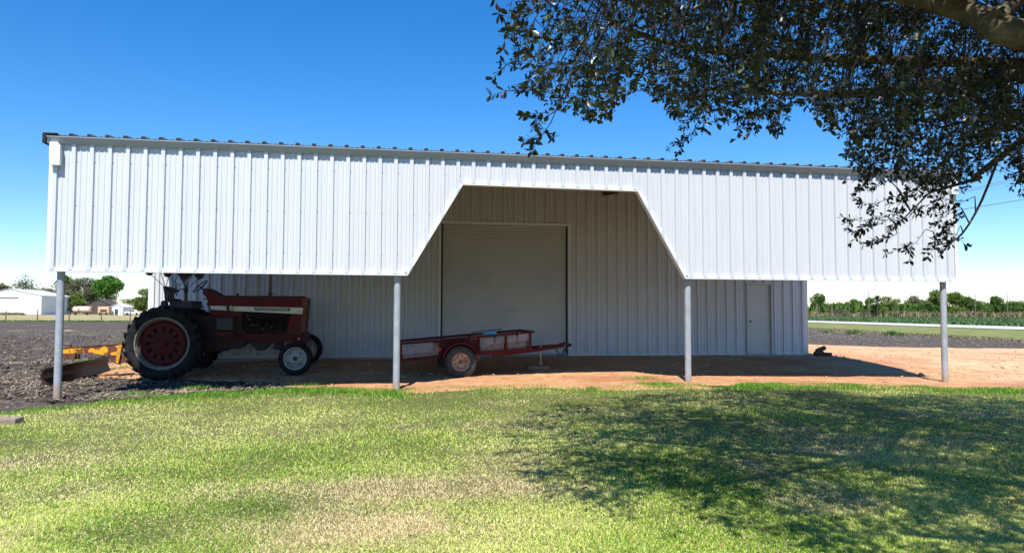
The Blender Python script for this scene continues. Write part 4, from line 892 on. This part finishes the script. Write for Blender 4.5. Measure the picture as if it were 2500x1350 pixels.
# ------------------------------------------------------------------ the oak overhead
YLOW = [(1200, 0), (1216, 120), (1250, 170), (1300, 235), (1360, 275), (1420, 290), (1480, 300), (1540, 250), (1570, 225), (1600, 250), (1640, 280), (1655, 352), (1700, 345), (1770, 300), (1830, 330), (1890, 325), (1950, 290),
        (2040, 330), (2065, 400), (2100, 430), (2160, 450), (2230, 470), (2290, 490), (2340, 470), (2380, 440), (2420, 430), (2470, 440), (2500, 490), (2560, 420), (2800, 300), (3500, 0)]
oak = empty('oak_tree', (7.6, 3.2, 0), 0, 'large dark leafed oak whose branches hang over the lawn and barn corner', 'tree')
OO = np.array([7.6, 3.2, 0])
def proj(p):
    x, y, z = p[..., 0], p[..., 1], p[..., 2]-HC
    d = y*_c+z*_s; v = -y*_s+z*_c; u = x
    U = (u*_cr+v*_sr)/d*F; Vv = (-u*_sr+v*_cr)/d*F
    return 1250+U, 675-Vv
lx_, ly_ = zip(*YLOW)
def okpt(p, marg=0):
    x, y = proj(p); lim = np.interp(x, lx_, ly_)
    vis = (p[..., 1] > .8)
    return ~vis | ((y < lim-marg) & (x > 1216)) | (y < -60)
# limbs
limbs = []
def limb(pts, r0, r1, n=14):
    pts = [Vector(p) for p in pts]; out = []
    for i in range(n+1):
        t = i/n*(len(pts)-1); k_ = min(int(t), len(pts)-2); f = t-k_
        p0_, p1_, p2_, p3_ = pts[max(k_-1, 0)], pts[k_], pts[k_+1], pts[min(k_+2, len(pts)-1)]
        q_ = .5*((2*p1_)+(-p0_+p2_)*f+(2*p0_-5*p1_+4*p2_-p3_)*f*f+(-p0_+3*p1_-3*p2_+p3_)*f**3); out.append(q_)
    limbs.append((out, [r0+(r1-r0)*i/n for i in range(n+1)])); return out
trunk_top = (7.3, 3.3, 2.3)
L1 = far(2520, 88, 4.9); L2 = far(2345, 22, 5.3)
limb([trunk_top, (5.2, 4.2, 3.0), tuple(L1), tuple(L2), (1.9, 5.6, 4.3), (.8, 6., 4.6)], .145, .04, 22)
limb([tuple(far(2430, 45, 5.0)), tuple(far(2480, 5, 5.15)), (3.9, 5.6, 4.0), (5., 6.8, 4.8)], .06, .05, 8)
limb([tuple(far(2345, 22, 5.3)), (2.2, 4.2, 4.2), (1.2, 3.2, 4.9)], .06, .03, 8)
limb([trunk_top, (6.6, 5.2, 3.6), (5.6, 7.2, 4.0), (4.4, 8.8, 4.2), (3.4, 9.8, 4.5)], .15, .03, 16)
limb([trunk_top, (7.4, 5.6, 3.6), (7.4, 8.0, 3.8), (6.6, 9.8, 4.2)], .14, .03, 14)
limb([(5.6, 7.2, 4.0), (5.6, 7.9, 3.5), (5.3, 8.4, 3.1), tuple(far(2390, 435, 8.2)), tuple(far(2270, 470, 8.0))], .05, .012, 14)
limb([tuple(far(2440, 380, 8.0)), tuple(far(2392, 500, 7.9)), tuple(far(2340, 580, 7.8)), tuple(far(2280, 600, 7.7))], .016, .006, 10)
limb([tuple(far(2300, 440, 8.0)), tuple(far(2240, 500, 7.9)), tuple(far(2180, 560, 7.8))], .012, .005, 8)
limb([trunk_top, (6.0, 2.2, 3.8), (4.2, 1.6, 4.8), (2.4, 1.6, 5.2)], .14, .04, 12)
limb([trunk_top, (8.6, 2.4, 4.0), (10, 1.5, 5.0)], .13, .05, 8)
limb([trunk_top, (8.8, 5.0, 4.0), (10, 7.5, 4.6), (10.4, 9.5, 4.6)], .13, .04, 10)
limb([(5.6, 7.2, 4.0), (3.4, 7.6, 4.2), (1.9, 7.6, 4.3), (1.0, 7.2, 4.4)], .06, .02, 10)
limb([trunk_top, (6.9, 4.0, 5.0), (5.6, 5.2, 6.4), (4.2, 6.0, 6.8)], .14, .04, 12)
trk = MB(); trk.tube([(7.7, 3.1, -.1), (7.6, 3.2, .2), (7.55, 3.2, 1.2), trunk_top, (7.25, 3.35, 2.9)], [.52, .38, .31, .30, .2], 20)
for pts, rr in limbs: trk.tube(pts, rr, 10)
# secondary branches towards cluster centres filled through the crown volume
nodes = np.array([tuple(p) for pts, rr in limbs for p in pts[2:]])
cand = np.stack([rng.uniform(-.5, 11.5, 30000), rng.uniform(.5, 11.4, 30000), rng.uniform(1.9, 7.2, 30000)], 1)
ex_r = ((cand[:, 0]-5.6)/6.0)**2+((cand[:, 1]-6.0)/5.0)**2
top_z = 4.6+2.6*np.sqrt(np.clip(1-ex_r, 0, 1)); bot_z = 3.15+.9*fbm(cand[:, 0]*.6, cand[:, 1]*.6, 3, 7)-.9*sm(3.2, 5.2, cand[:, 0])*sm(6.3, 7.8, cand[:, 1])
k = (ex_r+.35*(fbm(cand[:, 0]*.7, cand[:, 1]*.7, 3, 17)-.45) < 1) & (cand[:, 2] < top_z) & (cand[:, 2] > bot_z-.9) & okpt(cand, 25)
# unseen crown above the frame kept denser to deepen its shade on the lawn
xx_, yy_p = proj(cand); inview = (yy_p > -120) & (xx_ > 1150) & (xx_ < 2650) & (cand[:, 1] > 1)
hole = fbm(cand[:, 0]*1.1+3, cand[:, 1]*1.1+cand[:, 2]*.8, 3, 23)
k &= (rng.random(len(cand)) < np.where(inview, .30, .37)) & (hole < np.where(inview, .57, .74)) & (~inview | (cand[:, 1] > 4.0)) & ~((xx_ > 2215) & (yy_p < 70+np.clip(xx_-2330, 0, 999)*.3) & (yy_p > -80) & (cand[:, 1] < 5.7) & (cand[:, 1] > 1))
cc = cand[k]
print('oak clusters', len(cc), 'inview', int(inview[k].sum()))
cc = cc[:5200]
br = MB(); tipsP = []; tipsD = []
for c in cc:
    j = int(np.argmin(((nodes-c)**2).sum(1)+np.where(nodes[:, 2] > c[2]+.1, 0, .4))); a = Vector(nodes[j]); b = Vector(c); L_ = (b-a).length
    if L_ > .25:
        a2 = a if L_ < 1.6 else a.lerp(b, 1-1.6/L_); mid = a2.lerp(b, .5)+Vector((random.uniform(-.1, .1), random.uniform(-.1, .1), .10*min(L_, 1.6)))
        br.tube([a2, mid, b], [.006, .0045, .003], 4, False)
    od = (b-a).normalized() if L_ > .01 else Vector((0, 0, -1))
    for q in range(random.choice((4, 5, 6))):
        d = (od*.7+Vector((random.gauss(0, .6), random.gauss(0, .6), random.gauss(-.3, .45)))).normalized(); ln = random.uniform(.18, .5)
        e = b+d*ln+Vector((0, 0, -.08*ln)); mid = b+d*ln*.5+Vector((0, 0, .03))
        if not bool(okpt(np.array(tuple(e)), 2)): continue
        if e[1] < 3.9 and proj(np.array(tuple(e)))[1] > -80 and e[1] > .8: continue
        br.tube([b, mid, e], [.003, .0022, .0015], 3, False); tx_, ty_ = proj(np.array(tuple(e)))
        if tx_ > 2225 and -60 < ty_ < 60+max(tx_-2330, 0)*.3 and 1 < e[1] < 5.4: continue
        tipsP.append((tuple(b), tuple(mid), tuple(e)))
# a few hanging sprays below the crown's edge
for px, py, Yd, sx, sy in [(1232, 222, 4.9, 1340, 205), (1300, 345, 5.2, 1345, 300), (1222, 150, 4.9, 1290, 165), (1290, 290, 5.1, 1360, 270), (1660, 350, 7.2, 1720, 290), (1650, 215, 7., 1700, 230), (1815, 300, 7.4, 1835, 250), (1890, 322, 7.6, 1920, 290), (2030, 312, 7.8, 2040, 260), (2060, 440, 7.6, 2150, 420),
                           (2090, 470, 7.7, 2170, 440), (2058, 530, 7.8, 2140, 535), (2145, 585, 7.7, 2190, 570), (2212, 612, 7.7, 2260, 560), (2265, 628, 7.7, 2290, 570), (2100, 500, 7.7, 2180, 480), (2105, 555, 7.8, 2180, 530), (2190, 540, 7.7, 2240, 510), (2250, 520, 7.8, 2300, 480), (2310, 560, 7.7, 2345, 530), (2320, 600, 7.7, 2340, 560),
                           (2230, 480, 7.8, 2290, 450), (2290, 540, 7.7, 2330, 500), (2490, 440, 8., 2520, 400), (2300, 500, 7.6, 2380, 480), (2170, 500, 7.8, 2230, 470), (2130, 530, 7.8, 2200, 510), (2350, 440, 7.9, 2400, 420), (2200, 440, 7.9, 2280, 430), (2420, 330, 8, 2460, 300)]:
    b = far(sx, sy, Yd+.15); e = far(px, py, Yd); mid = b.lerp(e, .5)+Vector((0, 0, -.03)); j = int(np.argmin(((nodes-np.array(tuple(b)))**2).sum(1))); a = Vector(nodes[j])
    br.tube([a, a.lerp(b, .5)+Vector((0, 0, .06)), b], [.008, .006, .004], 5, False); br.tube([b, mid, e], [.004, .003, .002], 4, False)
    tipsP.append((tuple(b), tuple(mid), tuple(e)))
    for q in range(3):
        f = random.uniform(.2, .9); m0 = b.lerp(e, f); e2 = m0+(e-b).normalized()*random.uniform(.06, .16)+Vector((random.gauss(0, .09), random.gauss(0, .1), random.gauss(-.02, .07))); tipsP.append((tuple(m0), tuple(m0.lerp(e2, .5)), tuple(e2))); br.tube([m0, e2], [.003, .002], 3, False)
def off(mb): mb.v = [(a-OO[0], b-OO[1], c-OO[2]) for a, b, c in mb.v]; return mb
off(trk).build('trunk', M['bark'], oak, smooth=True, auto=60)
off(br).build('branches', M['twigbark'], oak)
TP = np.array(tipsP); nt_ = len(TP); KL = 16
idx = np.repeat(np.arange(nt_), KL); f = np.tile(np.concatenate([np.linspace(.25, .95, KL-6), np.full(6, 1.)]), nt_)+rng.normal(0, .03, nt_*KL); f = np.clip(f, 0, 1)
keep = rng.random(len(idx)) < .86; idx, f = idx[keep], f[keep]; n = len(idx)
b, md, e = TP[idx, 0], TP[idx, 1], TP[idx, 2]; pos = (1-f)[:, None]**2*b+2*(f*(1-f))[:, None]*md+(f**2)[:, None]*e
ax0 = e-b; ax0 /= np.linalg.norm(ax0, axis=1)[:, None]+1e-6
rd_ = rng.normal(size=(n, 3)); rd_ -= (rd_*ax0).sum(1)[:, None]*ax0; rd_ /= np.linalg.norm(rd_, axis=1)[:, None]
dl = ax0*rng.uniform(.1, 1.1, n)[:, None]+rd_*.9; dl /= np.linalg.norm(dl, axis=1)[:, None]
up0 = rng.normal(size=(n, 3))*.6+np.array([0, 0, 1.]); sd_ = np.cross(dl, up0); sd_ /= np.linalg.norm(sd_, axis=1)[:, None]+1e-6; nr = np.cross(sd_, dl)
Ln = rng.uniform(.038, .075, n)[:, None]; wd_ = Ln*rng.uniform(.19, .25, n)[:, None]
V = np.stack([pos, pos+dl*Ln*.5-sd_*wd_+nr*Ln*.04, pos+dl*Ln*.82-sd_*wd_*.8+nr*Ln*.03, pos+dl*Ln-nr*Ln*.03, pos+dl*Ln*.82+sd_*wd_*.8+nr*Ln*.03, pos+dl*Ln*.5+sd_*wd_+nr*Ln*.04], 1)-OO
i = np.arange(n)*6; Fq = np.concatenate([np.stack([i, i+1, i+2, i+3], 1), np.stack([i, i+3, i+4, i+5], 1)])
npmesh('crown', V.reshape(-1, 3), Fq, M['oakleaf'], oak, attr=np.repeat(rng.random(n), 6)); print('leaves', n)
# ------------------------------------------------------------------ far trees
def tree(base, h, rx, m, label, cat='tree', name='tree', dens=1., group=None, bare=0., lean=0., cl0=.25, fsz=None):
    """trunk with limbs + crown of leaf clumps in lumpy lobes"""
    o = empty(name, tuple(base), 0, label, cat, group); tb = MB(); r0 = h*.022
    tb.tube([(0, 0, -.3), (lean*.2, 0, h*.25), (lean*.6, 0, h*.55), (lean, 0, h*.8)], [r0*1.3, r0, r0*.6, r0*.2], 7)
    lobes = []; nl = 9
    for k in range(nl):
        a = 2*math.pi*k/nl+random.uniform(-.4, .4); rr = random.uniform(.25, .72)*rx; z = h*random.uniform(cl0+.1, .85); z = min(z, h*(.95-.35*(rr/rx)))
        c = Vector((lean*z/h+rr*math.cos(a), rr*.6*math.sin(a), z)); lobes.append((c, rx*random.uniform(.28, .45), h*random.uniform(.12, .2)))
        tb.tube([(lean*.3, 0, h*random.uniform(.2, .4)), tuple(c*.6+Vector((0, 0, z*.25))), tuple(c)], [r0*.5, r0*.3, r0*.12], 5)
        if bare:
            for _ in range(10): e = c+Vector((random.gauss(0, rx*.3), random.gauss(0, rx*.2), random.gauss(h*.05, h*.13))); tb.tube([tuple(c), tuple(e)], [r0*.16, r0*.05], 3)
    lobes.append((Vector((lean, 0, h*.84)), rx*.42, h*.15)); lobes.append((Vector((0, 0, h*.5)), rx*.6, h*.25))
    tb.build('trunk', M['barkfar'], o)
    fs = fsz or h*.032; nper = int(480*dens); P0 = []
    for c, a, b_ in lobes:
        d = rng.normal(size=(nper, 3)); d /= np.linalg.norm(d, axis=1)[:, None]; rr = rng.uniform(.45, 1.08, nper)[:, None]
        P0.append(np.array(tuple(c))+d*rr*np.array([a, a*.8, b_]))
    P0 = np.concatenate(P0); P0 = P0[(P0[:, 2] > h*cl0*.6) & (P0[:, 2] < h)]; n = len(P0)
    hol = fbm(P0[:, 0]/rx*2.4+5, P0[:, 2]/rx*2.4+P0[:, 1]/rx, 3, random.randint(0, 99)); P0 = P0[hol < (.66-.17*bare)]; n = len(P0)
    u = rng.normal(size=(n, 3)); u /= np.linalg.norm(u, axis=1)[:, None]; v = rng.normal(size=(n, 3)); v -= (v*u).sum(1)[:, None]*u; v /= np.linalg.norm(v, axis=1)[:, None]
    s_ = rng.uniform(.5, 1.3, n)[:, None]*fs; V = np.stack([P0-u*s_, P0-v*s_*.55+u*s_*.1, P0+u*s_, P0+v*s_*.55-u*s_*.1], 1)
    clump = fbm(P0[:, 0]/rx*3, P0[:, 2]/rx*3, 2, 7)
    npmesh('crown', V.reshape(-1, 3), np.arange(4*n).reshape(-1, 4), m, o, attr=np.repeat(np.clip(clump+rng.normal(0, .18, n), 0, 1), 4)); return o
def ptree(x, ytop, hw, Yd, m, label, **k):
    b = far(x, 770, Yd); top = far(x, ytop, Yd).z; return tree((b.x, b.y, 0), top, 1.18*hw/F*Yd, M[m], label, **k)
GR = 'trees along the far right horizon'
for a in [(2000, 714, 26, 300, 'tg', 'round dense tree beyond the field right beside the barn corner'), (2068, 737, 12, 330, 'tgrey', 'small thin greyish tree beside the distant white building'), (2085, 729, 22, 300, 'tg', 'dark round tree left of the tall pole and fan palm'),
          (2126, 725, 24, 295, 'tg', 'dark bushy tree directly under the tall pole'), (2166, 722, 26, 300, 'ty', 'yellowish tree right of the fan palm'), (2190, 728, 22, 310, 'tg', 'darker tree just right of the yellowish one'),
          (2232, 720, 28, 305, 'to', 'olive tree left of the tallest bright green tree'), (2262, 733, 24, 292, 'tg', 'low dark bushy tree before the tallest bright green tree'), (2288, 706, 34, 298, 'ty', 'tallest bright yellow green tree left of the rightmost post'), (2335, 711, 24, 300, 'ty', 'bright tree just right of the rightmost post'),
          (2362, 722, 24, 302, 'tg', 'dark crowned tree second right of the rightmost post'), (2395, 733, 26, 296, 'tg', 'low green tree below the first pole right of the post'), (2432, 722, 26, 300, 'tg', 'ragged green tree between the two rightmost poles'),
          (2468, 733, 28, 297, 'tg', 'low broad tree below the rightmost pole'), (2498, 733, 24, 300, 'ty', 'yellow green tree at the right end of the far tree line'), (2540, 728, 30, 300, 'tg', 'green tree beyond the right end of the tree line'),
          (2140, 742, 26, 288, 'ty', 'low yellow bush before the dark trees near the fan palm'), (2050, 752, 30, 288, 'to', 'low olive brush below the distant white building')]:
    ptree(*a, group=GR, cl0=.1, dens=.9)
GL = 'trees behind the far white shed'
ptree(75, 664, 56, 330, 'tgrey', 'sparse grey green tree rising behind the white shed', group=GL, bare=1., dens=.62, cl0=.2, fsz=.42)
ptree(2, 690, 26, 320, 'to', 'olive tree at the left end behind the white shed', group=GL, cl0=.1)
ptree(205, 676, 62, 330, 'to', 'wide olive grey tree right of the leftmost post', group=GL, cl0=.1, dens=2.2, fsz=.45)
ptree(160, 672, 30, 345, 'ty', 'pale green tree top behind the leftmost post', group=GL, cl0=.3)
ptree(262, 671, 34, 322, 'tb', 'bright green round crowned tree above the dark roof', group=GL, cl0=.42, dens=1.3)
ptree(185, 715, 30, 285, 'ty', 'low yellow green bush beside the white shed wall', group=GL, cl0=.02, dens=1.3)
ptree(352, 703, 32, 300, 'ty', 'yellow green tree seen beside the barn left wall', group=GL, cl0=.1, dens=1.2)
ptree(310, 728, 40, 380, 'tg', 'low dark tree row behind the small white shed', group=GL, cl0=.05)
ptree(395, 712, 30, 310, 'ty', 'yellow green tree mostly hidden by the barn left wall', group=GL, cl0=.1)
ptree(120, 705, 40, 350, 'to', 'olive brush tree directly behind the white shed roof', group=GL, cl0=.1)
# fan palm
pb = far(2142, 770, 285); ptop = far(2142, 720, 285).z; pm_ = empty('palm_tree', (pb.x, pb.y, 0), 0, 'small fan palm with dry brown skirt among the far trees', 'palm tree')
MB().tube([(0, 0, 0), (.1, 0, ptop*.8)], [.3, .22], 8).build('trunk', M['barkfar'], pm_)
fr_ = MB(); dr = MB()
for k in range(34):
    a = random.uniform(0, 6.28); el = random.uniform(-.1, 1.3); tgt = fr_ if k < 22 else dr
    if k >= 22: el = random.uniform(-1.3, -.5)
    d = Vector((math.cos(a)*math.cos(el), math.sin(a)*math.cos(el), math.sin(el))); c = Vector((0.1, 0, ptop*.78)); e = c+d*1.5; sd = d.cross(Vector((0, 0, 1))).normalized()*.5
    tgt.add([tuple(c), tuple(e-sd), tuple(e+d*.4), tuple(e+sd)], [(0, 1, 2, 3)])
fr_.build('crown', M['barkfar'] if False else mat('palm_green', (.05, .09, .03), (.1, .14, .05), 1., .7), pm_, sol=.02); dr.build('dry_skirt', M['tan'], pm_, sol=.02)
# ------------------------------------------------------------------ poles and wires
def pole(x, yt, Yd, label, arm=True, r=.16, name='utility_pole'):
    b = far(x, 768, Yd); zt = far(x, yt, Yd).z; m_ = MB().tube([(0, 0, -.2), (0, 0, zt)], [r*1.15, r*.8], 8)
    o = empty(name, (b.x, b.y, 0), 0, label, 'utility pole', 'distant utility poles'); m_.build('pole_shaft', M['wood'], o)
    if arm: MB().bar((-1.1, 0, zt-.5), (1.1, 0, zt-.5), .12).build('crossarm', M['wood'], o)
    return o
pole(2122, 711, 270, 'tall bare utility pole above the far trees left of the fan palm', False); pole(2382, 717, 280, 'utility pole rising above trees first right of the rightmost post', False); pole(2460, 716, 280, 'utility pole at the far right rising above the low trees', False)
pole(2031, 740, 260, 'short dark pole standing before the distant white building', False, .22); pole(1995, 741, 250, 'pale short pole before the round tree by the barn corner', False, .22); pole(2074, 746, 260, 'thin pale short pole right of the distant white building', False, .14)
pole(283, 706, 300, 'utility pole standing right of the bright green tree', True, .14)
wp = empty('utility_pole', (62, 34, 0), 0, 'utility pole beyond the right edge of the view carrying the overhead wires', 'utility pole', 'distant utility poles'); MB().tube([(0, 0, -.2), (0, 0, 11)], [.17, .12], 8).build('pole_shaft', M['wood'], wp); MB().bar((-1., 0, 10.4), (1., 0, 10.4), .12).build('crossarm', M['wood'], wp)
for i, (a, b, lab) in enumerate([((2335, 514), (2500, 487), 'lowest overhead wire running right from the barn end'), ((2335, 474), (2500, 436), 'upper overhead wire running right from the barn end'), ((2335, 470), (2500, 430), 'topmost thin overhead wire running right from the barn end')]):
    p0 = far(*a, 24.); p1 = far(*b, 27); dd = p1-p0; p2 = p0+dd*7; pm0 = p0-dd*.6
    o = MB().tube([pm0, p0, p1, p0+dd*3+Vector((0, 0, -.05)), p2], .012 if i == 0 else .008, 5).build('overhead_wire', M['wire'], None); tag(o, lab, 'wire', 'overhead wires')
# ------------------------------------------------------------------ wire fence on the left
fxs = [-64, 14, 91, 169, 247, 318, 388]; FY = 104.; top_pts = []
fn = empty('wire_fence', (far(169, 770, FY).x, FY, 0), 0, 'long wire fence on weathered wooden posts between field and pasture', 'fence'); fo_ = fn.location
for i, x in enumerate(fxs):
    b = far(x, 770, FY); h = 1.55+random.uniform(-.12, .12); lx0 = random.uniform(-.06, .06)
    MB().tube([(b.x-fo_.x, 0, -.2), (b.x-fo_.x+lx0, 0, h)], [.09, .075], 7).build('fence_post', M['wood'], fn); top_pts.append((b.x-fo_.x, h))
wr = MB()
for zz in (.45, .85, 1.25): wr.tube([(x, -.09, zz) for x, h in top_pts], .012, 4)
wr.build('fence_wires', M['wire'], fn)
# ------------------------------------------------------------------ far left buildings and junk
def hut(name, label, px0, px1, pxs, yt_ridge, yt_eave, Yd, dep, wm, rm, cat='shed', shift=0.):
    a = far(px0, 770, Yd); b = far(px1, 770, Yd); c = far(pxs, 770, Yd); zr = far((px0+px1)/2, yt_ridge, Yd).z; ze = far(px1, yt_eave, Yd).z
    o = empty(name, (a.x, Yd, 0), 0, label, cat); w_ = b.x-a.x; xr_ = w_*.5; off_ = c.x-b.x
    wl = MB(); sh = shift
    V = [(0, 0, 0), (w_, 0, 0), (w_, 0, ze), (xr_, 0, zr), (0, 0, ze)]; V2 = [(x+sh, dep, z) for x, y, z in V]
    wl.add(V+V2, [(0, 1, 2, 3, 4), (5, 9, 8, 7, 6), (1, 6, 7, 2), (0, 4, 9, 5)]); wl.build('wall', wm, o)
    ov = .25; r = MB(); e0 = (-ov, -ov, ze-.02); r.add([(-ov, -ov, ze+.05), (xr_, -ov, zr+.15), (w_+ov, -ov, ze+.05), (-ov+sh, dep+ov, ze+.05), (xr_+sh, dep+ov, zr+.15), (w_+ov+sh, dep+ov, ze+.05)], [(0, 1, 4, 3), (1, 2, 5, 4)]); r.build('roof', rm, o, sol=.12)
    return o, w_, ze, zr
o, w_, ze, zr = hut('metal_shed', 'large white gabled metal shed far left beyond the fence', -56, 100, 163, 706, 722, 262, 24, M['shedwhite'], M['shedroof'], 'shed', shift=-3.6)
MB().box((w_*.18, -.06, ze-1.05), (w_*.64, -.02, ze-.65)).build('door_track', M['grey'], o); MB().box((w_*.20, -.04, 0), (w_*.62, -.015, ze-1.05)).build('sliding_door', M['shedwhite'], o)
o, w_, ze, zr = hut('house', 'low house with dark brown roof under the trees far left', 208, 268, 268, 731, 745, 300, 9, M['slate'], M['slate'], 'house')
o, w_, ze, zr = hut('garden_shed', 'small white gabled shed beyond the fence', 268, 300, 308, 743, 750, 255, 6, M['shedwhite'], M['shedroof'], 'shed')
MB().box((w_*.38, -.05, 0), (w_*.62, -.01, ze*.75)).build('door', M['grey'], o)
o, w_, ze, zr = hut('house', 'distant low white house right of the barn among the trees', 2026, 2056, 2056, 752, 757, 310, 10, M['shedwhite'], M['tan'], 'house')
MB().box((w_*.2, -.05, .9), (w_*.35, -.01, 1.9)).build('window', M['glassd'], o)
# rusty tank trailer
b = far(180, 770, 250); tk = empty('tank_trailer', (b.x, 250, 0), 0, 'pale rusty tank trailer parked beyond the fence', 'tank trailer'); Lk = far(223, 770, 250).x-b.x
t_ = MB(); t_.tube([(0, 0, 1.9), (.25, 0, 1.9), (Lk-.25, 0, 1.9), (Lk, 0, 1.9)], [.85, 1.05, 1.05, .85], 16); t_.build('tank', M['tank'], tk, smooth=True)
MB().box((0.1, -.7, .6), (Lk-.1, .7, .85)).build('chassis', M['rust'], tk)
for x_ in (.9, Lk-1.1): MB().lathe((x_, -.7, .45), [(0, -.02), (.3, -.02), (.45, .02), (.45, .2), (0, .22)], 16).build('wheel', M['tyre'], tk)
# tan box trailer
b = far(238, 770, 252); bx = empty('box_trailer', (b.x, 252, 0), 0, 'tan boxy machine trailer between tank trailer and small white shed', 'trailer')
MB().box((0, 0, .5), (3.8, 2, 2.9)).build('body', M['tan'], bx, bevel=.08); MB().box((.9, -.03, 1.), (3.2, -.0, 1.9)).build('side_opening', M['rust'], bx)
for x_ in (.8, 3.): MB().lathe((x_, -.1, .4), [(0, -.02), (.4, 0), (.4, .2), (0, .22)], 14).build('wheel', M['tyre'], bx)
# white pickup and white boat-like trailer
def pickup(x, Yd, label):
    b = far(x, 770, Yd); o = empty('pickup_truck', (b.x, Yd, 0), 0, label, 'pickup truck')
    MB().prism([(0, .5), (5.2, .5), (5.2, 1.05), (4.0, 1.15), (3.3, 1.8), (2.0, 1.85), (1.85, 1.2), (0, 1.2)], 0, 1.9).build('body', M['shedwhite'], o, bevel=.06)
    MB().prism([(2.1, 1.25), (3.75, 1.25), (3.25, 1.72), (2.15, 1.75)], -.02, .02).build('window', M['glassd'], o)
    for x_ in (1.0, 4.2): MB().lathe((x_, -.02, .4), [(0, -.02), (.4, 0), (.4, .2), (0, .22)], 14).build('wheel', M['tyre'], o)
    return o
pickup(303, 250, 'white pickup truck parked right of the small white shed'); pickup(345, 262, 'white pickup truck beside the barn left wall farther back')
# brush pile by the shed and pasture tufts
n = 1500; X0 = far(-5, 770, 240).x; X = X0+rng.uniform(-1, 7.8, n); Y = 240+rng.normal(0, 1, n)
o = blades('brush_pile', X, Y, rng.uniform(.2, 1.2, n), np.full(n, .2), rng.uniform(.5, 1.6, n), rng.random(n), M['dryweed'], kind='thing'); tag(o, 'low brown brush pile before the large white shed', 'brush pile')
